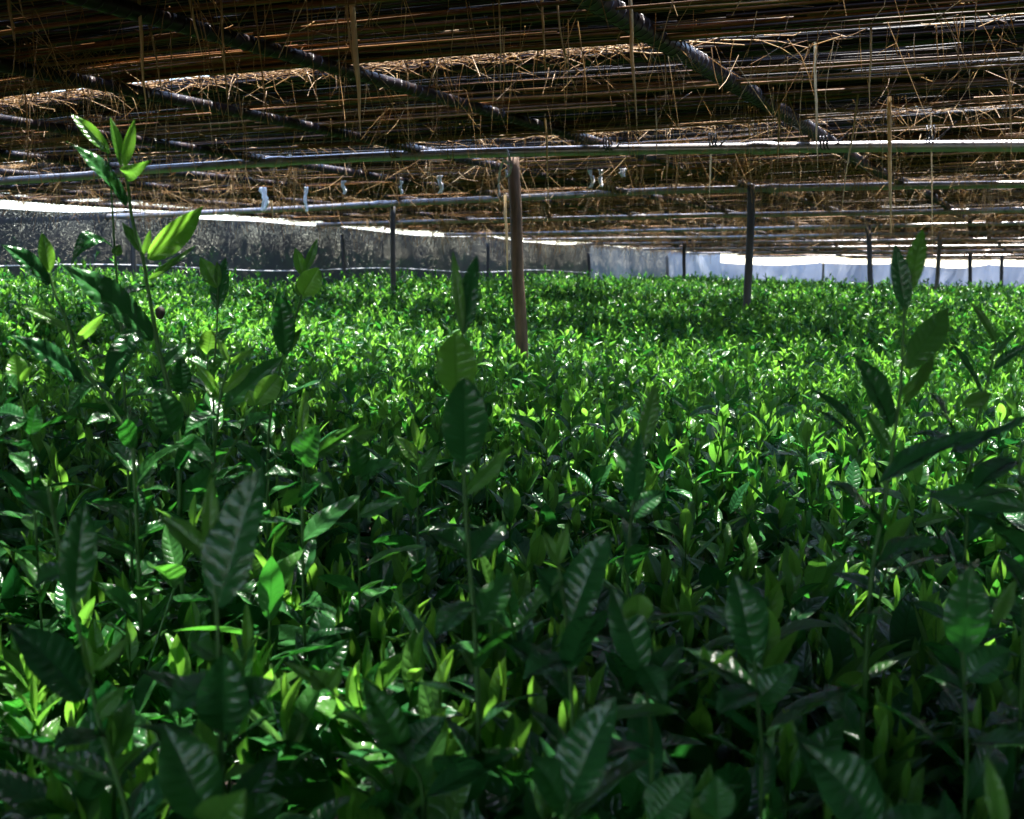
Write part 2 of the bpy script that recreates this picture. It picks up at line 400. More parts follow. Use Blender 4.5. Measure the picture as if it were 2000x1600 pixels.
# --- individual tea shoots --------------------------------------------------
def hero(label, stems, leaves, group='tall tea shoots standing clear of the bushes', bud=None, pod=None):
    """stems: list of polylines [(px,py,D),...] bottom first, with a radius; leaves: (bx,by,bD, tx,ty,tD, width_px, roll_deg, sag, age, opts)"""
    basept = pt(*stems[0][0][0])
    root = empty('tea_shoot', basept)
    tag(root, ' '.join(label.split()[:16]), 'tea shoot', group)
    for pl, r in stems:
        P = np.array([pt(*p) for p in pl])
        if pl is stems[0][0]: P = np.concatenate([[P[0] + np.array([(P[0] - P[1])[0] * .5, 0, -.38])], P])
        # smooth the polyline
        t = np.linspace(0, 1, len(P)); tt = np.linspace(0, 1, len(P) * 5)
        Q = np.stack([np.interp(tt, t, P[:, i]) for i in range(3)], -1)
        for _ in range(3): Q[1:-1] = (Q[:-2] + 2 * Q[1:-1] + Q[2:]) / 4
        rad = np.linspace(r, r * .55, len(Q)) * .56
        v, q, ids = tubes(Q, rad, 8)
        mesh_obj('stem', v, q, M['stem'], root)
    for lf in leaves:
        bx, by, bD, tx, ty, tD, wpx, roll, sag, age = lf[:10]
        o = dict(fold=.28, bulge=.035, tipcurl=0.0, wave=.05, name='leaf')
        if len(lf) > 10: o.update(lf[10])
        B = pt(bx, by, bD); T = pt(tx, ty, tD); Cc = (T - B)[None]
        view = (CAM - B); view = view / np.linalg.norm(view); c1 = Cc[0] / np.linalg.norm(Cc)
        S0 = np.cross(c1, view); S0 /= np.linalg.norm(S0)
        # grown leaves turn their upper face to the light above, young ones stand as they are
        h = view + np.array([0, 0, 1.0]) * (1.25 * smoothstep(.4, .75, age) + .15) * o.get('up', 1.0)
        nrm_ = h - c1 * (h @ c1); nrm_ /= np.linalg.norm(nrm_)
        S = np.cross(c1, nrm_)[None]; S = rot_about(S, Cc, np.array([R(roll) * .5]))
        Wd = .9 * wpx / FPX * bD / max(abs(S[0] @ S0), .8)
        v, q, at = leaf_mesh(B[None], Cc, S, Wd, sag, o['fold'], 41, 11, bulge=o['bulge'] * (1.15 if o['bulge'] > .06 else .6) * (0.4 + .6 * age), tipcurl=o['tipcurl'], age=age, rnd=random.random(), serr=.035, wave=o['wave'], shape=o.get('shape', .45))
        mesh_obj(o['name'], v, q, M['leaf'], root, attrs=at)
    # older leaves all the way down the stem
    P = np.array([pt(*p) for p in stems[0][0]]); P = np.concatenate([[P[0] + np.array([(P[0] - P[1])[0] * .5, 0, -.38])], P])
    seg = np.linalg.norm(np.diff(P, axis=0), axis=1); cum = np.concatenate([[0], np.cumsum(seg)])
    px_l = max([l[1] for l in leaves]); zlow = pt(0, px_l, leaves[0][2])[2] - .03
    a_ = random.random() * 6
    s_ = .10
    while s_ < cum[-1]:
        b = np.array([np.interp(s_, cum, P[:, i]) for i in range(3)])
        if b[2] > max(zlow, P[1][2] + .03): break
        el_ = R(random.uniform(0, 50)); Ll = random.uniform(.042, .066)
        c_ = np.array([math.cos(a_) * math.cos(el_), math.sin(a_) * math.cos(el_), math.sin(el_)]) * Ll
        if np.linalg.norm(b + c_ - CAM) > .36:
            s0 = np.cross(c_, [0, 0, 1.0]); s0 /= np.linalg.norm(s0)
            v, q, at = leaf_mesh(b[None], c_[None], rot_about(s0[None], c_[None], np.array([random.gauss(0, .35)])), Ll * random.uniform(.28, .37), random.uniform(.02, .14), .3, 25, 7, bulge=.03, age=random.uniform(.6, .95), rnd=random.random(), serr=.02, wave=.05)
            mesh_obj('leaf', v, q, M['leaf'], root, attrs=at)
        a_ += 2.4 + random.gauss(0, .3); s_ += random.uniform(.013, .022)
    if pod:
        c = pt(*pod[:3]); r = pod[3]
        th = np.linspace(0, math.pi, 9); ph = np.linspace(0, 2 * math.pi, 13)[:-1]
        vv = np.array([[math.sin(a) * math.cos(b) * r, math.sin(a) * math.sin(b) * r, math.cos(a) * r * 1.15 * (1 if a < 1.6 else 1.25)] for a in th for b in ph]) + c
        qq = [[i * 12 + j, i * 12 + (j + 1) % 12, (i + 1) * 12 + (j + 1) % 12, (i + 1) * 12 + j] for i in range(8) for j in range(12)]
        tag(mesh_obj('seed_pod', vv, qq, M['twig'], root), 'dark brown round seed pod')
    return root

D = 1.0
hero('tallest tea shoot in the field, its pale tip reaching up against the straw roof at left',
     [([(350, 990, D), (350, 852, D), (340, 800, D), (322, 730, D), (308, 677, D), (297, 607, D), (287, 555, D), (280, 502, D), (266, 460, D), (256, 420, D), (250, 360, D), (243, 325, D)], .0042)],
     [(214, 300, D, 139, 223, D, 30, 20, .06, .10, dict(fold=.35)),
      (237, 325, D, 215, 228, D + .01, 22, 35, .03, .22, dict(fold=.6, name='leaf_bud')),
      (236, 305, D, 216, 232, D + .02, 15, 30, -.03, .3),
      (243, 326, D, 263, 232, D, 25, 10, -.05, .12, dict(fold=.3)),
      (242, 340, D, 288, 318, D - .02, 36, 40, .22, .35, dict(tipcurl=.25)),
      (247, 402, D, 130, 276, D - .02, 44, 25, .07, .8, dict(bulge=.09)),
      (289, 507, D, 398, 402, D + .015, 56, 32, .05, .10, dict(fold=.55, shape=.4)),
      (281, 497, D, 294, 449, D, 16, 10, .03, .2),
      (275, 492, D, 238, 434, D, 23, 20, .04, .5),
      (291, 545, D, 350, 499, D, 14, 30, .05, .3),
      (292, 548, D, 383, 479, D + .03, 13, 55, .05, .55),
      (298, 664, D, 110, 513, D - .05, 66, -20, .05, .92, dict(bulge=.075)),
      (322, 715, D, 366, 670, D + .02, 30, 40, .05, .8),
      (262, 645, D, 206, 752, D - .03, 50, -15, .03, .88),
      (338, 850, D - .02, 300, 762, D - .03, 66, 15, .05, .85, dict(bulge=.075)),
      (349, 862, D, 420, 905, D - .04, 40, 30, .12, .8)],
     pod=(313, 610, D, .0046))
hero('thin tea shoot behind the tallest one, with one dark leaf arching over its side',
     [([(240, 690, 1.12), (236, 620, 1.12), (229, 555, 1.12), (223, 470, 1.12), (218, 380, 1.12), (210, 296, 1.12)], .0026)],
     [(222, 486, 1.12, 138, 520, 1.09, 40, 0, .42, .88, dict(bulge=.09)),
      (224, 500, 1.12, 235, 478, 1.12, 22, 10, .05, .35)])
D = .95
hero('tea shoot with pointed pale bud and two long dark ribbed leaves at left edge of field',
     [([(262, 905, D), (259, 860, D), (224, 807, D), (182, 747, D), (150, 695, D), (133, 632, D), (108, 576, D), (96, 534, D)], .0033)],
     [(97, 532, D, 82, 454, D, 33, 10, .03, .08, dict(fold=.4, name='leaf_bud')),
      (97, 556, D, 0, 477, D - .03, 42, -20, .06, .88, dict(bulge=.075)),
      (134, 646, D, 38, 598, D, 19, 40, .07, .12),
      (147, 668, D, 204, 613, D, 22, 30, .06, .18),
      (162, 747, D, 18, 654, D - .04, 48, -18, .05, .92, dict(bulge=.075)),
      (180, 750, D, 132, 806, D, 40, 20, .05, .7),
      (228, 812, D, 168, 830, D - .02, 34, 30, .06, .8)])
hero('small tea shoot with square pale leaf lit from behind, close to left edge',
     [([(60, 870, .95), (42, 780, .95), (36, 745, .95)], .0022)],
     [(36, 752, .95, 30, 692, .96, 44, 10, .03, .12, dict(shape=.5)), (40, 745, .95, 62, 715, .95, 16, 10, .05, .15), (38, 765, .95, 6, 730, .94, 34, 30, .04, .7),
      (60, 850, .95, 72, 790, .95, 40, 20, .04, .8), (50, 820, .95, 4, 850, .93, 40, 20, .1, .85)])
D = 1.15
hero('tea shoot with one pale and one dark upright leaf in front of the black net',
     [([(415, 760, D), (420, 690, D), (424, 640, D), (426, 560, D)], .0024)],
     [(424, 562, D, 391, 502, D, 36, 10, .03, .08, dict(fold=.35)), (424, 606, D, 441, 503, D + .02, 38, -15, .04, .68, dict(bulge=.08)), (426, 560, D, 424, 510, D, 16, 10, .02, .3),
      (421, 670, D, 455, 640, D, 20, 40, .1, .8)])
D = 1.1
hero('tea shoot with bright yellow-green top leaves and a dark ribbed leaf hanging below',
     [([(520, 860, D), (538, 760, D), (553, 692, D), (575, 630, D), (590, 575, D), (592, 535, D)], .0026)],
     [(591, 538, D, 577, 484, D, 25, 10, .03, .08), (592, 535, D, 620, 466, D + .02, 19, 25, .08, .18), (590, 578, D, 622, 523, D - .01, 52, 10, .03, .06, dict(shape=.55)), (588, 580, D, 580, 548, D, 22, 30, .04, .2),
      (556, 694, D, 545, 566, D - .02, 50, 8, .05, .85, dict(bulge=.08, shape=.5)), (556, 690, D, 590, 640, D, 18, 30, .05, .5)])
D = 1.02
hero('bushy tea shoot with a fan of narrow yellow-green leaves and one broad dark leaf',
     [([(410, 960, D), (420, 870, D), (429, 780, D), (438, 740, D), (450, 700, D)], .003), ([(432, 905, D), (470, 850, D), (500, 792, D)], .002)],
     [(427, 775, D, 381, 708, D, 24, 15, .05, .12), (427, 778, D, 400, 750, D, 22, 10, .05, .1), (434, 766, D, 498, 703, D, 24, 30, .05, .16), (448, 712, D, 500, 677, D, 15, 20, .04, .05, dict(name='leaf_bud')),
      (446, 705, D, 424, 660, D, 17, 15, .03, .1), (438, 798, D, 555, 697, D + .03, 48, 30, .05, .72), (500, 790, D, 545, 733, D, 50, 12, .02, .14, dict(shape=.6)), (497, 792, D, 486, 762, D, 34, 15, .02, .18),
      (424, 810, D, 360, 850, D - .02, 40, 25, .12, .85), (470, 848, D, 530, 815, D - .02, 42, 20, .12, .8), (418, 880, D, 385, 905, D, 36, 20, .1, .7)])
hero('tea shoot with round pale leaf glowing behind the bushy one',
     [([(400, 790, 1.2), (405, 740, 1.2), (406, 690, 1.2)], .002)],
     [(405, 692, 1.2, 414, 645, 1.2, 46, 10, .02, .16, dict(shape=.6)), (405, 690, 1.2, 438, 690, 1.2, 16, 40, .1, .6), (355, 762, 1.15, 352, 694, 1.13, 42, 5, .05, .85, dict(bulge=.08)), (404, 720, 1.2, 360, 700, 1.2, 24, 30, .08, .8)])
D = .92
hero('low tea shoot with a crinkled leaf glaring white in the sun, among the left bushes',
     [([(590, 1030, D), (590, 960, D), (593, 905, D), (590, 830, D), (597, 775, D)], .0026)],
     [(593, 908, D, 622, 830, D - .02, 62, 30, .06, .62, dict(bulge=.085)), (600, 898, D, 716, 824, D + .02, 36, 40, .05, .5, dict(bulge=.08)), (595, 780, D + .1, 602, 766, D + .1, 14, 10, .02, .15),
      (588, 850, D, 597, 762, D, 22, 10, .03, .3), (590, 935, D, 515, 930, D - .02, 44, 40, .1, .75), (588, 960, D, 548, 992, D - .02, 34, 20, .06, .2), (606, 930, D, 650, 955, D, 30, 30, .1, .7)])
hero('tea shoot with a dark ribbed leaf drooping left of centre',
     [([(700, 1010, 1.0), (702, 930, 1.0), (697, 880, 1.0), (690, 850, 1.0)], .002)],
     [(700, 930, 1.0, 690, 855, .98, 44, 10, .06, .85, dict(bulge=.08)), (690, 852, 1.0, 735, 845, 1.0, 22, 30, .1, .4), (703, 935, 1.0, 780, 905, .98, 40, 30, .08, .8), (698, 880, 1.0, 660, 850, 1.0, 24, 30, .06, .5)])
hero('upright tea shoot with a pale twin tip standing left of the blurred middle shoot',
     [([(815, 1010, 1.1), (818, 930, 1.1), (815, 870, 1.1)], .002)],
     [(816, 875, 1.1, 806, 815, 1.1, 18, 10, .03, .06), (817, 880, 1.1, 832, 835, 1.1, 16, 15, .03, .15), (817, 905, 1.1, 768, 850, 1.1, 30, 30, .06, .3), (818, 925, 1.1, 858, 870, 1.1, 32, 30, .05, .6), (818, 960, 1.1, 770, 945, 1.08, 36, 40, .1, .8)])
D = .66
hero('blurred tea shoot in the middle of the field with a round pale leaf over a long dark one',
     [([(935, 1400, D), (928, 1230, D), (915, 1080, D), (906, 940, D), (905, 800, D), (903, 640, D)], .0030)],
     [(903, 645, D, 884, 489, D, 24, 10, .03, .22), (905, 655, D, 932, 499, D + .01, 46, -20, .04, .85, dict(bulge=.08)), (892, 775, D, 889, 652, D - .01, 88, 8, .02, .24, dict(shape=.62, fold=.2)),
      (907, 912, D, 906, 738, D - .02, 96, 10, .03, .86, dict(shape=.6, fold=.2)), (910, 965, D, 1002, 868, D, 34, 30, .06, .4), (928, 1225, D, 1000, 1120, D + .02, 66, 25, .06, .8), (915, 1090, D, 830, 1040, D, 56, 30, .1, .75),
      (916, 1095, D, 990, 1020, D + .02, 60, 20, .08, .8), (926, 1180, D, 850, 1250, D - .02, 60, 30, .1, .85)])
D = .8
hero('slim blurred tea shoot right of centre with a pale blade over dotted dark leaf',
     [([(1225, 1120, D), (1232, 1010, D), (1245, 920, D), (1256, 860, D)], .0024)],
     [(1254, 878, D, 1281, 748, D, 38, 10, .03, .32, dict(shape=.5)), (1236, 980, D, 1252, 845, D - .02, 46, 8, .04, .88, dict(bulge=.07)), (1240, 960, D, 1200, 858, D + .03, 42, 35, .06, .6), (1232, 1010, D, 1300, 960, D, 46, 30, .1, .8), (1230, 1020, D, 1160, 985, D, 46, 30, .1, .8)])
D = .72
hero('big blurred tea shoot at right with twin upright top leaves, one dark and one pale',
     [([(1690, 1300, D), (1700, 1130, D), (1722, 1010, D), (1742, 890, D), (1760, 760, D), (1766, 600, D)], .0034)],
     [(1768, 606, D, 1748, 476, D, 42, -10, .03, .9, dict(shape=.5)), (1773, 572, D, 1802, 447, D, 42, 10, .03, .24, dict(shape=.5)), (1769, 722, D, 1852, 601, D + .01, 64, 22, .05, .40, dict(fold=.4)),
      (1740, 835, D, 1662, 690, D - .02, 60, -20, .05, .85, dict(bulge=.07)), (1764, 790, D, 1826, 690, D + .03, 28, 30, .05, .3), (1742, 800, D, 1690, 745, D, 22, 20, .03, .3),
      (1690, 865, D, 1572, 755, D, 34, 30, .08, .85), (1672, 860, D + .02, 1575, 792, D + .02, 20, 40, .05, .85), (1862, 855, D + .02, 1808, 762, D, 50, 10, .05, .88), (1712, 948, D, 1928, 845, D - .03, 64, -20, .06, .9, dict(bulge=.07)),
      (1738, 880, D, 1690, 800, D, 30, 20, .04, .5), (1720, 1030, D, 1610, 940, D - .02, 62, 30, .07, .85), (1705, 1110, D, 1830, 1060, D - .03, 70, -20, .08, .88, dict(bulge=.085)), (1762, 770, D, 1790, 740, D, 20, 20, .03, .3)])
D = .85
hero('thin leaning tea shoot with narrow curved leaves near right edge',
     [([(1890, 990, D), (1900, 850, D), (1920, 780, D), (1942, 690, D), (1945, 665, D)], .0022)],
     [(1944, 668, D, 1892, 588, D, 17, 35, .08, .5), (1918, 772, D, 1848, 657, D, 20, 35, .04, .85), (1942, 692, D, 1992, 640, D, 12, 40, .05, .6), (1938, 722, D, 2012, 672, D - .02, 22, 30, .05, .8), (1880, 790, D, 1938, 770, D, 34, 35, .06, .4)])
hero('dark ribbed tea leaf spray entering at right edge',
     [([(2010, 1010, .7), (1985, 900, .7), (2025, 800, .7)], .0026)],
     [(1850, 885, .72, 2010, 812, .68, 50, -20, -.05, .9, dict(bulge=.07)), (1985, 900, .7, 1900, 960, .68, 56, 20, .08, .85), (1990, 960, .7, 1880, 980, .7, 30, 40, .05, .8)])
D = .55
hero('blurred tea shoot with one tall broad dark leaf and two pale young ones, lower left',
     [([(435, 1600, D), (430, 1420, D), (428, 1290, D), (424, 1190, D), (412, 1080, D)], .0028)],
     [(424, 1192, D, 512, 913, D, 108, -15, .03, .86, dict(shape=.5)), (408, 1088, D, 312, 1006, D, 48, 20, .08, .34), (407, 1075, D, 412, 925, D, 36, 15, .03, .30), (430, 1290, D, 370, 1255, D, 44, 25, .1, .5),
      (436, 1430, D, 436, 1275, D - .02, 110, 10, .05, .88, dict(bulge=.09, shape=.55)), (432, 1330, D, 330, 1400, D - .02, 84, 25, .1, .8), (434, 1400, D, 540, 1330, D, 80, 25, .1, .75)])
D = .58
hero('tea shoot leaning at lower left with a wide dark leaf and small pale tips on its stem',
     [([(258, 1620, D), (232, 1530, D), (200, 1440, D), (178, 1340, D), (150, 1210, D), (110, 1040, D), (94, 950, D)], .0028)],
     [(146, 1180, D, 165, 975, D, 76, 10, .04, .86, dict(shape=.5, bulge=.08)), (165, 1368, D, 10, 1218, D - .02, 96, -20, .07, .84), (178, 1318, D, 163, 1238, D, 24, 15, .05, .3), (184, 1310, D, 258, 1236, D, 26, 30, .1, .34),
      (180, 1340, D, 152, 1310, D, 34, 20, .05, .4), (104, 1010, D, 40, 960, D, 44, 30, .1, .7), (200, 1440, D, 100, 1470, D - .03, 60, 20, .1, .8), (190, 1400, D, 245, 1340, D, 40, 25, .08, .5), (128, 1120, D, 60, 1150, D, 70, 20, .1, .85)])
D = .62
hero('diagonal tea stem with bright green bracts and a puckered leaf at its lower end',
     [([(830, 1530, D), (800, 1490, D), (720, 1420, D), (638, 1342, D)], .0022)],
     [(640, 1346, D, 553, 1293, D, 26, 25, .05, .14), (640, 1346, D, 665, 1300, D, 34, 25, .06, .2), (636, 1344, D, 608, 1310, D, 50, 15, .1, .25), (788, 1478, D - .01, 706, 1322, D - .02, 76, -15, .06, .6, dict(bulge=.085)), (705, 1406, D, 655, 1395, D, 22, 30, .05, .3), (705, 1406, D, 745, 1380, D, 24, 30, .05, .2), (790, 1480, D, 870, 1400, D, 70, 30, .08, .85)])
D = .6
hero('tea shoot with a long dark leaf leaning right, below the slim middle shoot',
     [([(1120, 1420, D), (1112, 1300, D), (1105, 1200, D), (1090, 1100, D)], .0026)],
     [(1112, 1226, D, 1190, 1042, D, 88, -15, .05, .84, dict(shape=.5)), (1105, 1190, D, 1040, 1105, D, 60, 15, .07, .85), (1092, 1105, D, 1060, 1035, D, 26, 15, .04, .3), (1090, 1100, D, 1110, 1020, D, 26, 15, .04, .35), (1114, 1290, D, 1020, 1330, D - .02, 70, 20, .1, .85), (1100, 1130, D, 1040, 1190, D, 40, 20, .1, .6)])
hero('tea shoot with a small heart shaped pale leaf above a dark hanging blade',
     [([(1275, 1460, D), (1265, 1360, D), (1250, 1290, D), (1243, 1215, D)], .0022)],
     [(1244, 1216, D, 1246, 1160, D - .01, 66, 8, .02, .24, dict(shape=.65)), (1252, 1312, D, 1192, 1140, D, 84, -15, .06, .88), (1262, 1340, D, 1330, 1260, D + .02, 60, 25, .08, .82), (1255, 1300, D, 1300, 1380, D - .02, 60, 15, .08, .85)])
hero('tea shoot with a broad dotted dark leaf standing by itself in the lower right bushes',
     [([(1490, 1480, D), (1482, 1390, D), (1472, 1290, D)], .0022)],
     [(1472, 1296, D, 1434, 1122, D, 90, 8, .05, .9, dict(bulge=.1, shape=.58)), (1382, 1310, D + .02, 1372, 1260, D + .02, 22, 10, .03, .2), (1384, 1312, D + .02, 1436, 1268, D + .02, 24, 20, .04, .16), (1480, 1370, D, 1560, 1300, D, 70, 25, .1, .82), (1478, 1350, D, 1400, 1400, D - .02, 64, 20, .1, .85)])
D = .5
hero('very blurred green leaf shoot at bottom left of the middle, closest to the viewer',
     [([(440, 1700, D), (425, 1640, D), (405, 1590, D)], .0026)],
     [(405, 1600, D, 318, 1412, D, 130, -15, .06, .66), (415, 1620, D, 480, 1540, D - .02, 110, 20, .1, .4), (430, 1650, D, 560, 1560, D, 100, 25, .1, .7)])
hero('very blurred grey green leaf shoot at the bottom right, closest to the viewer',
     [([(1760, 1720, D - .06), (1730, 1650, D - .06), (1705, 1600, D - .06)], .0026)],
     [(1712, 1620, D - .06, 1566, 1452, D - .06, 126, -30, .08, .8), (1960, 1640, D - .06, 1925, 1470, D - .06, 42, 15, .05, .36), (1730, 1650, D - .06, 1840, 1590, D - .06, 100, 30, .12, .85)])
hero('tea shoot with a tall dark leaf and pale edge at the bottom, right of centre',
     [([(1090, 1680, D), (1100, 1600, D), (1112, 1560, D)], .0026)],
     [(1112, 1566, D, 1203, 1362, D, 108, -12, .05, .85), (1105, 1590, D, 1030, 1470, D, 80, 15, .08, .82), (1270, 1610, D, 1358, 1512, D, 100, 20, .08, .6), (1400, 1600, D, 1400, 1512, D, 78, 10, .05, .7)])
hero('tea shoot with a wide bluish leaf held upright near the right edge, low down',
     [([(1890, 1480, .62), (1885, 1380, .62), (1880, 1270, .62)], .0024)],
     [(1880, 1276, .62, 1896, 1106, .61, 92, 12, .06, .84, dict(shape=.55, bulge=.08)), (1884, 1330, .62, 1975, 1270, .62, 80, 20, .1, .8), (1940, 1220, .62, 1985, 1130, .62, 34, 15, .05, .34), (1884, 1350, .62, 1800, 1320, .62, 60, 25, .1, .85)])

# --- more single shoots, copied from a few prototypes ------------------------
def proto_shoot(nl, size, h, young, seed):
    global rng
    keep = rng; rng = np.random.default_rng(seed)
    B, C, S, W, sag, fold, age, rnd, top, ax = shoot_leaves(np.zeros(1), np.zeros(1), np.array([h]), nl, np.array([h * .8]), np.array([1.0 * seed]), np.array([.1]), np.array([young]), size)
    rng = keep
    root = empty('tea_shoot', (0, 0, 0))
    P = np.stack([[0, 0, -.08], [.004, 0, h * .3], top[0] - ax[0] * h * .15]); tt = np.linspace(0, 1, 9)
    Q = np.stack([np.interp(tt, [0, .5, 1], P[:, i]) for i in range(3)], -1)
    v, q, _ = tubes(Q, np.linspace(.0019, .001, 9), 6); mesh_obj('stem', v, q, M['stem'], root)
    for i in range(nl):
        v, q, at = leaf_mesh(B[i:i+1], C[i:i+1], S[i:i+1], W[i:i+1], sag[i:i+1], fold[i:i+1], 23, 7, bulge=.03*(.3+age[i]), age=age[i:i+1], rnd=rnd[i:i+1], serr=.02, wave=.05)
        mesh_obj('leaf' if i else 'leaf_bud', v, q, M['leaf'], root, attrs=at)
    return root
KINDS = [(6, .058, .15, .02, 'leafy tea shoot with pale tip leaves'), (5, .052, .12, .12, 'short tea shoot with bright young leaves'), (7, .060, .18, .25, 'tall tea shoot with mid green leaves'),
         (5, .066, .14, .45, 'tea shoot with broad dark mature leaves'), (6, .056, .16, .1, 'slender tea shoot with pointed bud'), (6, .062, .15, .35, 'tea shoot with dark lower leaves')]
protos = [proto_shoot(*k[:4], seed=11 + i) for i, k in enumerate(KINDS)]
used = [False] * len(protos)
def copy_tree(o):
    c = o.copy(); COL.objects.link(c)
    for ch in o.children:
        d = ch.copy(); d.parent = c; COL.objects.link(d)
    return c
ns = 0
rs = np.random.default_rng(99)
while ns < 190:
    d = .52 + 1.5 * rs.random() ** .9; xx = rs.uniform(-1, 1) * (.46 * d + .02)
    k = rs.integers(len(protos))
    root = protos[k] if not used[k] else copy_tree(protos[k]); used[k] = True
    z = float(canopy(np.array([xx]), np.array([d]))[0])
    s = rs.uniform(.85, 1.3)
    root.location = (xx, d, z - KINDS[k][2] * s + rs.uniform(-.01, .03)); root.rotation_euler = (rs.normal(0, .12), rs.normal(0, .12), rs.uniform(0, 6.28)); root.scale = (s, s, s)
    tag(root, KINDS[k][4] + ' among many like it in the near bushes', 'tea shoot', KINDS[k][4].replace('tea shoot', 'tea shoots') + ' in the near bushes')
    ns += 1

# ================================================================ ROOF
ZR = ZC + .505                     # underside of the reed layer
def drop(v): return -.10 * smoothstep(12, 28, v)
def roof_z(u, v):
    return ZR + drop(v) + (vnoise(u * .55 + 9, v * .45 + 3, 8) - .5) * .05
gaps = [-2.7, -1.6, -.4, 1.05, 2.52, 3.86, 6.17, 8.4, 10.3, 12.2, 14.2, 16.2, 18.4, 20.6, 23, 26, 29, 32]
cover = [5, 5, 6, 7.2, 7.2, 6.6, 6.2, 5.6, 5, 4.6, 4.2, 2.6, 2.6, 2.6, 2.6, 2.6, 2.6, 2.6, 2.6, 2.6]
def row_u0(v): return -5.95 if v < 21 else -5.95 + (v - 21.3) / 1.7
row_label = []
SLIT = [2, 2, 2, .66, .565, .50, .53, .56] + [.58] * 12
GW = [-.03, -.03, -.03, -.03, .085, .11, .11, .05, .04] + [.015] * 12
for i in range(len(gaps) - 1):
    va, vb = gaps[i] + GW[i], gaps[i + 1] - GW[i + 1]
    u0, u1 = row_u0(.5 * (va + vb)), (5.0 if va < 8 else 3.5)
    dia = .0068 if va < 8 else (.009 if va < 15 else .012)
    length = 1.9
    n = int(cover[i] * (vb - va) * (u1 - u0) / (dia * length * .95))
    uc = rng.uniform(u0, u1 - .2, n); vc = rng.uniform(va, vb, n)
    # the thatch is patchy: streaks where it has thinned, long in the direction of the reeds
    pn = vnoise(uc * .38 + 4, vc * 15, 4) * .65 + vnoise(uc * .9, vc * 34, 9) * .35
    thin = .97 * smoothstep(-.025, .025, pn - SLIT[i] - .16 * (vnoise(uc * .7 + 2, vc * 1.6, 21) - .5))
    ok = rng.uniform(0, 1, n) > thin
    uc, vc = uc[ok], vc[ok]
    n = len(uc)
    ln = rng.uniform(.5, 1.1, n) * length; ang = rng.normal(0, .014, n)
    k = 4
    t = np.linspace(-.5, .5, k)[None]
    uu = uc[:, None] + t * ln[:, None]; vv = vc[:, None] + t * ln[:, None] * ang[:, None] + rng.normal(0, .0022, (n, k))
    uu = np.maximum(uu, u0 - .1)
    if i in (2, 3):      # unseen hole opened above the left bushes to let the sun in
        inh = (np.abs(vc - .97) < .22 + rng.normal(0, .03, n)) & (np.abs(uc + .75) < .34 + ln / 2) & (rng.uniform(0, 1, n) > .16)
        shift = np.where(uc < -.75, -1.10 - ln / 2 + rng.normal(0, .07, n), -.42 + ln / 2 + rng.normal(0, .07, n))
        uc = np.where(inh, shift, uc); uu = uc[:, None] + t * ln[:, None]
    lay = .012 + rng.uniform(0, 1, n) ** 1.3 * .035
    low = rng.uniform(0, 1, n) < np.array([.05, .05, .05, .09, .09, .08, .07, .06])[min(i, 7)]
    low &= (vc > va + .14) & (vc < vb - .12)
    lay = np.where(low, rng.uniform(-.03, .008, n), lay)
    zz = roof_z(uu, vv) + lay[:, None] + rng.normal(0, .0022, (n, k))
    P = U[None, None] * uu[..., None] + V[None, None] * vv[..., None]; P[..., 2] = zz
    rad = (dia * .5 * rng.uniform(.55, 1.25, n) * np.where(low, 1.15, 1))[:, None] * np.linspace(1.1, .8, k)[None]
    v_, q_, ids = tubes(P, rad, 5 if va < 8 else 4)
    o = mesh_obj('reed_screen', v_, q_, M['reed'], attrs=dict(rnd=np.where(low, rng.uniform(.5, 1, n), rng.uniform(0, 1, n) ** 2.4 * .62)[ids]))  # low reeds coloured bright, the rest near black, painting in the sunlit streaks
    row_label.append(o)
    o['category'] = 'reed screen'; o['group'] = 'strips of reed screen laid across the roof'
names = ['reed roof strip behind the viewer, third from the near end', 'reed roof strip behind the viewer', 'reed roof strip right over the viewer', 'nearest reed roof strip, crossing the very top of the picture',
         'dark reed roof strip below the long bright straw gap at top', 'reed roof strip just above the long steel pipe', 'reed roof strip between the long pipe and the next pipe', 'reed roof strip over the heads of the middle posts']
for i, o in enumerate(row_label):
    o['label'] = names[i] if i < len(names) else 'distant thin reed roof strip among several alike toward the far net'
    if i >= len(names): o['group'] = 'distant reed roof strips'

# loose straw: bits poking down out of the reeds, straw lying in the gaps
loose = Acc()
def straws(n, vsel, ulo, uhi, lmin, lmax, el_lo, el_hi, rad, zoff=0.0, bend=.12, k=4, sides=4, zspread=.02, clump=False):
    v0 = vsel(n); u0 = rng.uniform(ulo, uhi, n)
    if clump:
        keep = rng.uniform(0, 1, n) < smoothstep(.25, .6, vnoise(u0 * 1.1 + float(v0[0]) * 3, v0 * 0 + 5, 31)) * .9 + .1
        v0, u0 = v0[keep], u0[keep]; n = len(u0)
    ln = rng.uniform(lmin, lmax, n); az = rng.uniform(0, 6.28, n); el = rng.uniform(el_lo, el_hi, n)
    d = np.stack([np.cos(az) * np.cos(el), np.sin(az) * np.cos(el), np.sin(el)], -1)
    bd = rng.normal(0, 1, (n, 3)) * (ln * bend)[:, None]
    b = U[None] * u0[:, None] + V[None] * v0[:, None]; b[:, 2] = roof_z(u0, v0) + zoff + rng.uniform(-zspread, zspread, n)
    t = np.linspace(0, 1, k)[None, :, None]
    kink = np.clip((t - rng.uniform(.3, .7, n)[:, None, None]), 0, 1)
    P = b[:, None] + d[:, None] * ln[:, None, None] * t + bd[:, None] * kink * 2
    vv, qq, ids = tubes(P, rng.uniform(.6, 1.2, n)[:, None] * np.linspace(1, .55, k)[None] * rad, sides)
    loose.add(vv, qq, rnd=rng.uniform(0, 1, n)[ids])
PIPES = [3.74, 6.05, 8.3, 10.6, 12.6, 14.6, 17, 19.5, 22, 25]
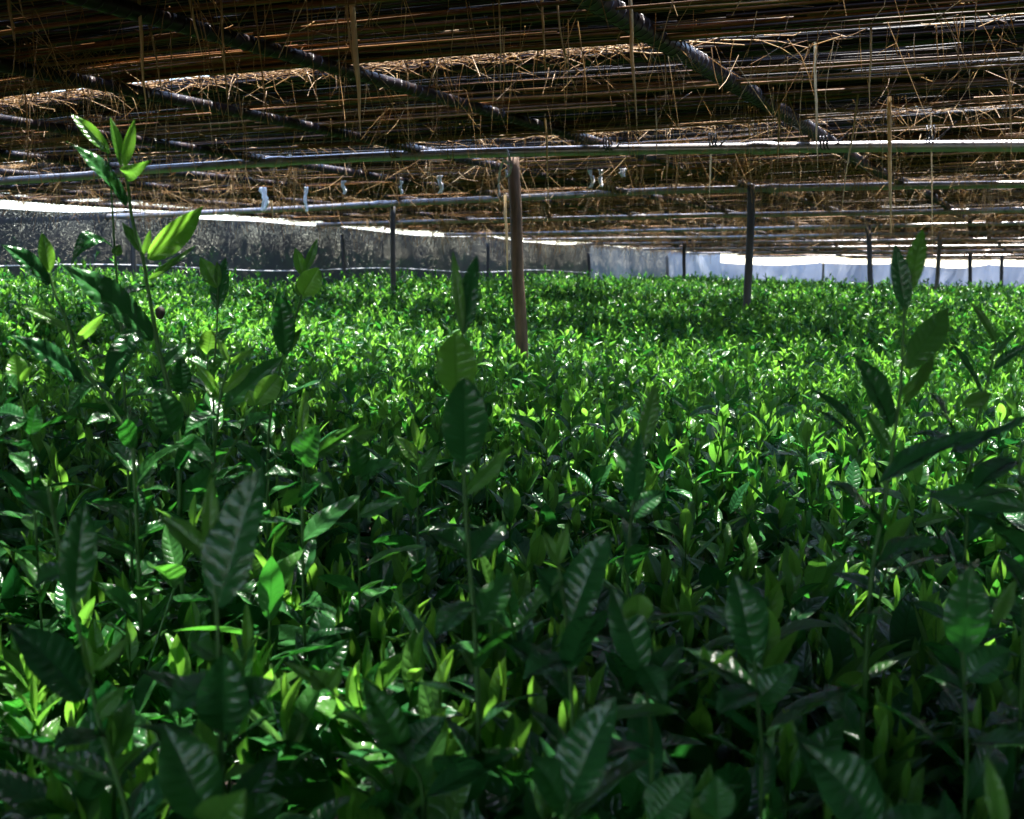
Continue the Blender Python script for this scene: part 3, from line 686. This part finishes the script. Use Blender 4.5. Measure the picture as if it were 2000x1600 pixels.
def near_pipes(lst, s): 
    return lambda n: np.array(lst)[rng.integers(0, len(lst), n)] + rng.normal(0, s, n)
straws(1300, lambda n: rng.uniform(1.2, 3.8, n), -4.5, 1.2, .03, .15, -1.45, -.15, .0011, 0)
straws(1500, near_pipes([4.6, 5.2, 6.0], .4), -5.8, 1.2, .06, .2, -1.5, .1, .0013, -.01)
straws(2200, lambda n: rng.uniform(4.6, 9.5, n), -5.8, .8, .06, .22, -1.5, .1, .0014, -.01)
straws(2500, lambda n: rng.uniform(8.5, 15, n), -5.8, .8, .07, .25, -1.5, .1, .0020, -.01)
straws(1500, lambda n: rng.uniform(14, 30, n), -5.8, 1.5, .08, .28, -1.5, .1, .0034, -.01, k=3, sides=3)
straws(620, lambda n: rng.uniform(1.2, 9, n), -5, 1.0, .08, .32, -1.57, -1.3, .0014, 0, .05)       # long, hanging straight
def tufts(nt_, vlo, vhi, ns_, lmin, lmax, rad, spread):
    tu = rng.uniform(-5.6, 1.0, nt_); tv = rng.uniform(vlo, vhi, nt_); ta = rng.uniform(0, 6.28, nt_); te = rng.uniform(-1.5, -.5, nt_)
    n = nt_ * ns_; k = 5
    r = lambda a: np.repeat(a, ns_)
    az = r(ta) + rng.normal(0, spread, n); el = np.clip(r(te) + rng.normal(0, spread * .6, n), -1.57, .1); ln = rng.uniform(lmin, lmax, n)
    d = np.stack([np.cos(az) * np.cos(el), np.sin(az) * np.cos(el), np.sin(el)], -1)
    u_, v_ = r(tu) + rng.normal(0, .02, n), r(tv) + rng.normal(0, .02, n)
    b = U[None] * u_[:, None] + V[None] * v_[:, None]; b[:, 2] = roof_z(u_, v_) + .01
    t = np.linspace(0, 1, k)[None, :, None]
    P = b[:, None] + d[:, None] * ln[:, None, None] * t + rng.normal(0, 1, (n, 1, 3)) * (ln * .10)[:, None, None] * t ** 2 - np.array([0, 0, 1.0]) * (ln * .22)[:, None, None] * t ** 2
    vv, qq, ids = tubes(P, rng.uniform(.6, 1.2, n)[:, None] * np.linspace(1, .5, k)[None] * rad, 4)
    loose.add(vv, qq, rnd=rng.uniform(.2, 1, n)[ids])
straws(650, lambda n: rng.uniform(1.2, 4.0, n), -4.2, .8, .05, .22, -1.57, -.9, .0009, 0, .10)
tufts(55, 1.3, 4.2, 9, .05, .22, .0011, .7)
tufts(70, 4.2, 8.5, 16, .06, .24, .0013, .6)
tufts(90, 8, 14, 14, .08, .26, .0018, .6)
# straw lying in the gaps between the strips, in the sun
for gi, gv in enumerate(gaps[4:-1]):
    w = .052 if gv > 3 else .036
    cnt = 4200 if gi == 0 else (4200 if gv < 9 else 1800)
    rr = .0013 if gv < 5 else (.0017 if gv < 9 else .003)
    straws(cnt, (lambda g, ww: (lambda n: g + rng.normal(0, ww, n)))(gv, w), max(-5.8, row_u0(gv)), 2.0, .05, .17, -.2, .2, rr, .03, .25, k=5, zspread=.02, clump=True)
# ragged fringe of straw along the roof edge over the net
straws(5200, lambda n: rng.uniform(3, 21, n), -5.98, -5.86, .03, .10, -1.57, -.7, .0016, .012, .15)
ls = loose.build('loose_straw', M['straw'])
tag(ls, 'loose golden straw scattered over the reeds and poking down out of the roof', 'straw', kind='stuff')

# long single straws hanging from the roof (photo px: top, bottom, width)
HANG = [(684, -20, 703, 268, 13, 'thickest brown stalk hanging beside the first bound rod'), (672, -20, 690, 150, 6, 'thin stalk hanging right next to the thickest brown one'), (268, -10, 284, 240, 8, 'long tapering stalk hanging over the tallest tea shoot'), (366, -10, 390, 120, 7, 'short pointed stalk hanging at top left of the first rod'),
        (294, 70, 320, 206, 5, 'thin bent stalk hanging in front of the first bound rod'), (430, -10, 442, 245, 5, 'long grey stalk hanging left of the first bound rod'), (22, -10, 32, 70, 9, 'wide stalk stub hanging in the top left corner'), (36, -10, 47, 55, 5, 'pointed stalk beside the stub in the top left corner'),
        (1055, -10, 1062, 150, 6, 'stalk hanging from the top edge near the middle'), (1085, -10, 1112, 160, 5, 'slanting stalk hanging from the top edge near the middle'), (1228, -20, 1248, 250, 9, 'long brown stalk hanging over the pipe right of the wooden post'), (1592, 100, 1596, 335, 6, 'dark stalk crossing the long pipe where the second rod ends'),
        (1520, 195, 1519, 330, 5, 'pale orange stalk crossing the long pipe'), (1700, 40, 1702, 230, 5, 'straight yellow stalk hanging at upper right'), (1738, 185, 1741, 460, 9, 'longest dark brown stalk, hanging low at right'), (1675, 180, 1635, 440, 4, 'slanting long stalk hanging at right'),
        (1280, 195, 1281, 320, 4, 'thin golden stalk in front of the long pipe'), (1390, 280, 1389, 390, 4, 'short stalk hanging under the long pipe'), (1065, 230, 1072, 410, 4, 'thin grey stalk hanging beside the wooden post'), (975, -10, 978, 190, 4, 'thin straight stalk hanging over the wooden post'),
        (530, 400, 534, 430, 5, 'small tuft stalk hanging by the white cloth scrap'), (987, 400, 990, 545, 6, 'brown stalk hanging down beside the wooden post foot'), (1818, 240, 1822, 520, 3, 'hair thin stalk hanging at far right'), (1970, 120, 1972, 320, 4, 'thin stalk hanging in the right corner')]
for (x0, y0, x1, y1, w, lab) in HANG:
    Dd = .50 * FPX / max(HORIZON - max(y0, 0), 90) * 1.0
    if y0 > 380: Dd = 4.6 if x0 > 900 else 7.2
    a, b = pt(x0, y0, Dd), pt(x1, y1, Dd)
    a = a + (a - b) / np.linalg.norm(a - b) * .04
    k = 9; t = np.linspace(0, 1, k)
    P = a[None] + (b - a)[None] * t[:, None] + np.stack([np.cumsum(rng.normal(0, .0012, k)) for _ in range(3)], -1)
    rad = .5 * w / FPX * Dd * np.interp(t, [0, .55, .8, 1], [1, .85, .5, .12]); 
    v_, q_, ids = tubes(P, rad, 7)
    o = mesh_obj('hanging_stalk', v_, q_, M['stalk'], loc=a, attrs=dict(rnd=np.full(len(v_), random.random())))
    tag(o, lab, 'stalk', 'long dry stalks hanging from the roof')

# ---------------------------------------------------------------- pipes, rods, posts
def pipe_obj(v0, z, r, ua, ub, label, mat, pts=None):
    k = 60
    uu = np.linspace(ua, ub, k)
    P = np.stack([uv(u, v0, 0) for u in uu]); P[:, 2] = z + (vnoise(uu * .5 + v0, uu * 0 + v0, 12) - .5) * .022
    if pts is not None: P = pts
    v_, q_, ids = tubes(P, np.full(len(P), r), 14)
    root = empty('steel_pipe', P[len(P) // 2]); mesh_obj('body', v_, q_, mat, root)
    # couplings
    for f in (.33, .71):
        i = int(f * (len(P) - 2)); dirv = (P[i + 1] - P[i]); dirv /= np.linalg.norm(dirv)
        Q = np.stack([P[i] + dirv * t for t in np.linspace(-.05, .05, 5)])
        v_, q_, ids = tubes(Q, np.array([r * 1.02, r * 1.22, r * 1.22, r * 1.22, r * 1.02]), 14); mesh_obj('coupling', v_, q_, mat, root)
    tag(root, label, 'pipe', 'steel pipes under the straw roof')
    return root
# the long near pipe, through the points seen in the photo
px = [(-330, 372), (150, 346), (280, 332), (500, 318), (750, 305), (1000, 297), (1250, 292), (1500, 289), (1750, 286), (2000, 285), (2400, 284)]
def on_v(x, y, v0):
    r = FWD + RGT * (x - 1000) / FPX - UPV * (y - 800) / FPX
    t = v0 / (r @ V); return CAM + r * t
mp = np.array([on_v(x, y, 3.74) for x, y in px])
xx = np.linspace(0, len(mp) - 1, 80); mp2 = np.stack([np.interp(xx, np.arange(len(mp)), mp[:, i]) for i in range(3)], -1)
for _ in range(8): mp2[1:-1] = (mp2[:-2] + 2 * mp2[1:-1] + mp2[2:]) / 4
pipe_obj(3.74, 0, .0175, 0, 0, 'long shiny steel pipe across the picture, resting on the wooden post', M['pipe'], mp2)
px = [(-200, 440), (300, 420), (560, 409), (780, 397), (1000, 387), (1250, 374), (1450, 369), (1700, 364), (2000, 360), (2300, 358)]
mp = np.array([on_v(x, y, 6.05) for x, y in px]); mp2 = np.stack([np.interp(xx * (len(mp) - 1) / xx[-1], np.arange(len(mp)), mp[:, i]) for i in range(3)], -1)
for _ in range(8): mp2[1:-1] = (mp2[:-2] + 2 * mp2[1:-1] + mp2[2:]) / 4
pipe_obj(6.05, 0, .0185, 0, 0, 'second steel pipe, grey, running behind the wooden post', M['pipe'], mp2)
PL = ['third thin pipe of the roof, glinting above the dark right posts', 'fourth pipe of the roof, half hidden in straw', 'fifth pipe of the roof, thin, above the net gap', 'sixth pipe of the roof, a thin line by the far posts', 'seventh pipe of the roof toward the far net', 'eighth pipe of the roof, hair thin, close to the far net', 'ninth pipe of the roof at the far end']
for i, v0 in enumerate([8.3, 10.6, 12.6, 14.6, 17, 19.5, 22]):
    pipe_obj(v0, ZC + .447 + float(drop(v0)), .018, max(-5.9, row_u0(v0)), 3.4, PL[i], M['pipe'])

def rod(u0, va, vb, label, r=.019):
    k = 90
    vv = np.linspace(va, vb, k)
    P = np.stack([uv(u0 + (vnoise(v * .35 + u0, u0 * 3.1 + v * 0, 2) - .5) * .12, v, 0) for v in vv]); P[:, 2] = ZC + .478 + drop(vv) + (vnoise(vv * .6 + u0 * 7, vv * 0, 6) - .5) * .016
    rr = r * (1 + .12 * (vnoise(vv * 3 + u0, vv * 0, 4) - .5))
    root = empty('bamboo_rod', P[0]); v_, q_, ids = tubes(P, rr, 10); mesh_obj('body', v_, q_, M['rod'], root)
    # cord wound round the rod
    L = vb - va; turns = int(L / (.034 if r < .022 else .15)); m = turns * (9 if r < .022 else 20)
    s = np.linspace(0, 1, m); C = np.stack([np.interp(s, np.linspace(0, 1, k), P[:, i]) for i in range(3)], -1); rc = np.interp(s, np.linspace(0, 1, k), rr) + .0008
    th = s * turns * 2 * math.pi
    Q = C + (U[None] * np.cos(th)[:, None] + np.array([0, 0, 1.0])[None] * np.sin(th)[:, None]) * rc[:, None]
    v_, q_, ids = tubes(Q, np.full(m, .0015), 5); mesh_obj('cord', v_, q_, M['cord'], root)
    tag(root, label, 'rod', 'cord wound rods under the reeds')
RL = ['cord wound rod far left, small, next to the black net', 'cord wound rod at left below the tallest shoot tip', 'cord wound rod left of the pale shoot tips', 'fourth cord wound rod from the net, dotted with glints', 'cord wound rod left of centre meeting the long pipe by the thick stalk',
      'most striking cord wound rod, running from top left to the long pipe by the post', 'smooth looking heavy rod from top centre to the long pipe at right', 'cord wound rod near the right edge running overhead']
for i, u0 in enumerate([-5.75, -5.1, -4.4, -3.7, -2.95, -2.22, -1.50, -.72, .05, .85]):
    rod(u0, 1.3 if u0 == -.72 else -2.5, 20.5 if u0 < -4 else 24, (['cord wound rod hugging the roof edge over the black net', 'second cord wound rod from the roof edge at left'] + RL)[i], .0155 if u0 != -.72 else .0215)

def post(x0, y0, x1, y1, Dd, r, mat, label, name='support_post', ext=1.1, sides=12, cap=True):
    a, b = pt(x0, y0, Dd), pt(x1, y1, Dd)
    d = (b - a) / np.linalg.norm(b - a); b = a + d * (ZC * .95)
    b[2] = max(b[2], 0.0)
    k = 26; t = np.linspace(0, 1, k)
    P = a[None] + (b - a)[None] * t[:, None]
    wob = (vnoise(t * 6 + x0, t * 0 + x0, 3) - .5) * r * .35
    P[:, 0] += wob
    rad = r * (1 + (vnoise(t * 9 + y0, t * 0, 5) - .5) * .10)
    P = np.concatenate([P[:1], P]); rad = np.concatenate([[.001], rad]); P[0, 2] += .001
    v_, q_, ids = tubes(P, rad, sides)
    o = mesh_obj(name, v_, q_, mat, loc=P[-1]); tag(o, label, 'post', 'posts holding up the straw roof')
    return o
post(1003, 304, 1019, 708, 4.15, .0225, M['woodpost'], 'weathered brown wooden post in the middle, tied to the long pipe with pale rope', 'wooden_post')
post(767, 403, 769, 560, 7.0, .0165, M['darkpost'], 'dark grey post in front of the black net left of the wooden post')
post(1468, 362, 1459, 612, 5.95, .0205, M['darkpost'], 'thick near black post right of the wooden post, the nearest dark one')
post(668, 458, 673, 545, 10.2, .016, M['darkpost'], 'thin black post at the black net, next to the pale diagonal fold')
post(953, 476, 953, 548, 12.8, .02, M['darkpost'], 'short grey post at the net just left of the wooden post')
post(1150, 494, 1152, 546, 15.8, .022, M['darkpost'], 'short black post where the net turns pale, right of the wooden post')
post(1303, 500, 1304, 548, 18.6, .026, M['greypost'], 'thin light grey post against the pale net')
post(1336, 474, 1336, 548, 14.8, .024, M['darkpost'], 'black post against the pale net, next to a light grey one')
post(1608, 514, 1606, 560, 22, .024, M['greypost'], 'faint grey post against the white far net')
post(1696, 440, 1701, 578, 9.9, .0225, M['darkpost'], 'black post standing between the big right shoot and thick dark post')
post(1836, 455, 1828, 580, 11.4, .021, M['greypost'], 'grey brown leaning post right of the twin upright leaves')
post(1895, 488, 1894, 575, 18.0, .030, M['darkpost'], 'dark post against white net, second from right edge')
post(1957, 498, 1956, 575, 20.5, .032, M['darkpost'], 'dark post against white net, closest to right edge')
post(259, 424, 262, 560, 7.9, .019, M['darkpost'], 'dark post at the black net half hidden by the tallest shoot')
post(747, 466, 747, 545, 11.6, .008, M['greypost'], 'very thin grey stake at the black net beside the dark grey post')

# ---------------------------------------------------------------- nets
def net(p0, p1, ztop, zbot, mat, label, sag=.03, nx=60, nz=24, amp=.02, seed=1, hem=True, group='net panels closing the field'):
    p0 = np.array(p0, float); p1 = np.array(p1, float)
    t = np.linspace(0, 1, nx); s = np.linspace(0, 1, nz)
    T, Sg = np.meshgrid(t, s)
    base = p0[None, None] + (p1 - p0)[None, None] * T[..., None]
    nrm = np.array([-(p1 - p0)[1], (p1 - p0)[0]]); nrm /= np.linalg.norm(nrm)
    Ln = np.linalg.norm(p1 - p0)
    sg = sag * (4 * T * (1 - T)) + .02 * (vnoise(T * Ln * 1.3, T * 0, seed) - .5)
    zt = (ztop[0] + (ztop[1] - ztop[0]) * T - sg); Z = zt + (zbot - zt) * Sg
    fold = (vnoise(T * Ln * 2.2 + Sg * 1.1, Sg * 2.0 - T * Ln * .8, seed + 3) - .5) * amp * 2 + (vnoise(T * Ln * 6 + Sg * 3, Sg * 3, seed + 5) - .5) * amp * .6
    fold = fold * np.sin(np.pi * np.clip(T, 0, 1)) ** .35
    XY = base + nrm[None, None] * fold[..., None]
    v = np.concatenate([XY, Z[..., None]], -1).reshape(-1, 3)
    i = (np.arange(nz - 1) * nx)[:, None]; j = np.arange(nx - 1)[None]
    q = np.stack([i + j, i + j + 1, i + nx + j + 1, i + nx + j], -1).reshape(-1, 4)
    c = np.array([*(p0 + p1) / 2, 0.0])
    root = empty('shade_net', c); mesh_obj('cloth', v, q, mat, root)
    if hem:
        P = np.concatenate([XY[0], Z[0][:, None]], -1); v_, q_, _ = tubes(P, np.full(nx, .005), 5); mesh_obj('hem', v_, q_, M['hem'], root)
    tag(root, label, 'net', group)
    return root
E = lambda t: np.array([-3.3 + .434 * t, 7.2 + .901 * t])
bays = [-4.0, -1.6, 1.15, 3.9, 6.9, 10.2, 13.8, 17.2]
NL = ['black shade net panel beyond the left edge', 'black shade net panel at the left edge under the widest bright gap', 'black shade net panel behind the pale shoot leaves, with slack top', 'black shade net panel with a pale diagonal fold', 'black shade net panel behind the wooden post', 'grey net panel where the net turns from black to pale', 'pale crumpled net panel left of the thick dark post']
for i in range(len(bays) - 1):
    a, b = E(bays[i]), E(bays[i + 1])
    net(a, b, (ZC + .472, ZC + .472), .35, M['net'] if i < 5 else (M['grey_net'] if i == 5 else M['white_net']), NL[i], [.03, .05, .02, .035, .05, .03, .06][i], amp=[.02, .02, .03, .04, .03, .07, .09][i], seed=i + 2)
c0 = E(17.2); c1 = np.array([14.0, 29.0])
for i in range(4):
    a = c0 + (c1 - c0) * i / 4; b = c0 + (c1 - c0) * (i + 1) / 4
    net(a, b, (ZC + .285, ZC + .285), .3, M['white_net'], ['white net panel by the corner with torn black scraps', 'white net panel behind the black crumpled scrap', 'white net panel with sagging blue creases behind the right posts', 'white net panel at the right edge, behind the last posts'][i], [.05, .02, .09, .04][i], amp=.14, seed=i + 20, hem=False)
for (a, b, lab) in ((uv(5.1, -5.0, 0), uv(5.1, 33, 0), 'long black net added out of view to block light from the right'), (uv(-6.1, -5.0, 0), E(-4.0), 'black net closing the field to the left of the viewer')):  # unseen opaque panels; the right one is added to block side light
    net(a[:2], b[:2], (ZC + .5, ZC + .5), .1, M['side_net'], lab, .0, hem=False)
# pale line running along the net
P = np.array([np.append(E(t) + np.array([.06, -.02]), ZC + .065 + .018 * math.sin(t * 1.7)) for t in np.linspace(-4, 10, 120)])
v_, q_, _ = tubes(P, np.full(120, .004), 6)
tag(mesh_obj('white_line', v_, q_, M['rope'], loc=P[60]), 'thin white line strung low along the black net', 'line')
# torn scraps
def scrap(cx, cy, Dd, w, h, label, mat, shape='tri'):
    t = np.linspace(0, 1, 12); s = np.linspace(0, 1, 9); T, S_ = np.meshgrid(t, s)
    px_ = cx + (T - .5) * w * (1 - .75 * S_ ** 2); py_ = cy - h / 2 + h * S_ * (.55 + .45 * np.abs(T - .5) * 2 if shape == 'u' else .6 + .4 * np.sin(T * 9) ** 2) + 6 * np.sin(T * math.pi) * (shape == 'u')
    px_ = px_ + w * .35 * (vnoise(T * 4 + cx, S_ * 4, 7) - .5); py_ = py_ + h * .5 * (vnoise(T * 5 + cx, S_ * 1.5, 9) - .5)
    dd = Dd + .12 * (vnoise(T * 5, S_ * 4, 3) - .5)
    v = np.array([pt(a, b, c) for a, b, c in zip(px_.ravel(), py_.ravel(), dd.ravel())])
    i = (np.arange(8) * 12)[:, None]; j = np.arange(11)[None]
    q = np.stack([i + j, i + j + 1, i + 12 + j + 1, i + 12 + j], -1).reshape(-1, 4)
    o = mesh_obj('torn_net', v, q, mat, loc=v[0]); m = o.modifiers.new('thickness', 'SOLIDIFY'); m.thickness = .004
    tag(o, label, 'torn net', 'scraps of torn net')

# ---------------------------------------------------------------- ropes, cloth scraps
def twist(points, r, label, turns_per_m=60, name='rope', mat=None):
    P = np.array(points); t = np.linspace(0, 1, len(P)); m = 80; s = np.linspace(0, 1, m)
    C = np.stack([np.interp(s, t, P[:, i]) for i in range(3)], -1)
    for _ in range(4): C[1:-1] = (C[:-2] + 2 * C[1:-1] + C[2:]) / 4
    T = np.gradient(C, axis=0); T /= np.linalg.norm(T, axis=1, keepdims=True); A = np.cross(T, [1, .2, .1]); A /= np.linalg.norm(A, axis=1, keepdims=True); Bn = np.cross(T, A)
    L = np.linalg.norm(np.diff(C, axis=0), axis=1).sum(); th = s * L * turns_per_m * 2 * math.pi
    root = empty(name, C[0])
    for ph in (0, math.pi):
        Q = C + (A * np.cos(th + ph)[:, None] + Bn * np.sin(th + ph)[:, None]) * r * .55
        v_, q_, _ = tubes(Q, np.full(m, r * .62), 6); mesh_obj('strand', v_, q_, mat or M['rope'], root)
    tag(root, label, 'rope', 'ropes tying the frame')
DP = 4.08
twist([pt(975, 385, DP), pt(974, 350, DP), pt(978, 325, DP - .02), pt(985, 310, DP - .04), pt(990, 318, DP - .04), pt(998, 322, DP - .03)], .0042, 'pale twisted rope end hanging beside the top of the wooden post', 34)
twist([pt(990, 292, DP - .03), pt(994, 305, DP - .04), pt(999, 322, DP - .04), pt(996, 338, DP - .03), pt(990, 345, DP), pt(988, 332, DP)], .0042, 'pale twisted rope wound over the long pipe at the wooden post', 34)
for (x, y, lab) in ((1185, 284, 'dark rope tie where the first rod meets the long pipe'), (1607, 282, 'dark rope tie where the heavy rod meets the long pipe'), (1815, 262, 'dark knotted tie hanging over the long pipe at right'), (1390, 276, 'dark knotted tie over the long pipe between the two rods'), (768, 300, 'dark rope tie on the long pipe left of the wooden post')):
    c = on_v(x, y, 3.72)
    P = [c + V * math.cos(a) * .0215 + U * ((a - 6) * .0016) + np.array([0, 0, math.sin(a) * .0215 + .004]) for a in np.linspace(0, 18, 60)] + [c + np.array([.03, -.02, -.03]), c + np.array([.05, -.02, .03]), c + np.array([.075, -.02, .035])]
    twist(P, .0028, lab, 40, 'rope_tie', M['cord'])
RAG = [(516, 366, 412, 14, 'widest frayed white cloth strip hanging under the roof at left'), (597, 365, 414, 7, 'narrow twisted white cloth strip right of the widest one'), (671, 353, 379, 7, 'small white cloth strip hanging third from left'), (783, 354, 379, 5, 'tiny white cloth strip above the dark grey post'), (860, 342, 378, 9, 'pale grey frayed strip hanging left of the wooden post'),
       (1155, 330, 368, 7, 'white cloth strip of a pair right of the wooden post, left one'), (1173, 331, 366, 8, 'white cloth strip of a pair right of the wooden post, right one'), (1216, 328, 346, 12, 'small white tuft hanging right of the pair of strips')]
for (x, y0, y1, w, lab) in RAG:
    Dd = 5.0 if x > 1000 else 5.4
    nt_, ns_ = 5, 16
    rows = []
    ph = random.random() * 6
    for b in np.linspace(0, 1, ns_):
        ww = w * (1 - .35 * b) * (.75 + .5 * random.random())
        for a in np.linspace(-.5, .5, nt_):
            rows.append(pt(x + 2.0 * math.sin(b * 7 + ph) + a * ww, y0 + (y1 - y0) * b + random.uniform(-1, 1), Dd + .012 * math.sin(a * 8 + b * 5) ))
    v = np.array(rows); i = (np.arange(ns_ - 1) * nt_)[:, None]; j = np.arange(nt_ - 1)[None]
    q = np.stack([i + j, i + j + 1, i + nt_ + j + 1, i + nt_ + j], -1).reshape(-1, 4)
    o = mesh_obj('cloth_strip', v, q, M['rag'], loc=v[0]); m = o.modifiers.new('thickness', 'SOLIDIFY'); m.thickness = .004
    tag(o, lab, 'cloth strip', 'white cloth strips tied under the roof')

# ---------------------------------------------------------------- outside the nets: a weedy bank
bank = Acc()
n = 42000
uo = -6.9 - rng.exponential(1.3, n); vo = rng.uniform(2, 40, n)
hgt = rng.uniform(0, 1, n) ** .8 * (.95 + .45 * vnoise(vo * .8, uo * .8, 4)) * smoothstep(-6.4, -7.4, uo)
x = U[0] * uo + V[0] * vo; y = U[1] * uo + V[1] * vo
z = ground_z(x, y) + hgt
az = rng.uniform(0, 6.28, n); el = rng.normal(.5, .5, n)
C = np.stack([np.cos(az) * np.cos(el), np.sin(az) * np.cos(el), np.sin(el)], -1); S = np.cross(C, [0, 0, 1.0]); S /= np.linalg.norm(S, axis=1, keepdims=True)
Ln = rng.uniform(.10, .26, n)
v, q, at = leaf_mesh(np.stack([x, y, z], -1), C * Ln[:, None], S, Ln * .3, .08, .3, 3, 3, age=np.clip(rng.normal(.92, .2, n), 0, 1), rnd=rng.uniform(0, 1, n))
bank.add(v, q, **at)
tag(bank.build('undergrowth', M['leaf']), 'dark weedy bank of leaves behind the black net', 'undergrowth', kind='stuff')

# ================================================================ LIGHT, WORLD, CAMERA
SUN_EL, SUN_AZ = R(73), R(20)       # azimuth from +Y towards +X: the sun stands ahead of the viewer
sd = Vector((math.sin(SUN_AZ) * math.cos(SUN_EL), math.cos(SUN_AZ) * math.cos(SUN_EL), math.sin(SUN_EL)))
sl = bpy.data.lights.new('sun', 'SUN'); sl.energy = 4.2; sl.angle = R(.53); sl.color = (1, .95, .87)
so = bpy.data.objects.new('sun', sl); COL.objects.link(so); so.rotation_euler = (-sd).to_track_quat('-Z', 'Y').to_euler(); so.location = (0, 0, 20)
w = bpy.data.worlds.new('World'); scene.world = w; w.use_nodes = True
nt = w.node_tree; bg = nt.nodes['Background']
sky = nt.nodes.new('ShaderNodeTexSky'); sky.sky_type = 'NISHITA'; sky.sun_disc = False; sky.sun_elevation = SUN_EL; sky.sun_rotation = SUN_AZ
nt.links.new(sky.outputs[0], bg.inputs[0]); bg.inputs[1].default_value = .15
cam = bpy.data.cameras.new('camera'); co = bpy.data.objects.new('camera', cam); COL.objects.link(co)
cam.sensor_width = 36; cam.lens = FPX / 2000 * 36; cam.clip_start = .02; cam.clip_end = 1000
co.location = CAM; co.rotation_euler = (math.pi / 2 - PITCH, 0, 0)
cam.dof.use_dof = True; cam.dof.focus_distance = 1.9; cam.dof.aperture_fstop = 13
scene.camera = co
scene.view_settings.view_transform = 'Standard'; scene.view_settings.look = 'None'; scene.view_settings.gamma = 1
scene.view_settings.exposure = 2.7
scene.cycles.max_bounces = 7; scene.cycles.diffuse_bounces = 3; scene.cycles.glossy_bounces = 3; scene.cycles.transmission_bounces = 4; scene.cycles.transparent_max_bounces = 8
scene.cycles.sample_clamp_indirect = 6; scene.cycles.caustics_reflective = False; scene.cycles.caustics_refractive = False
scene.cycles.use_denoising = True; scene.cycles.use_adaptive_sampling = True; scene.cycles.adaptive_threshold = .02
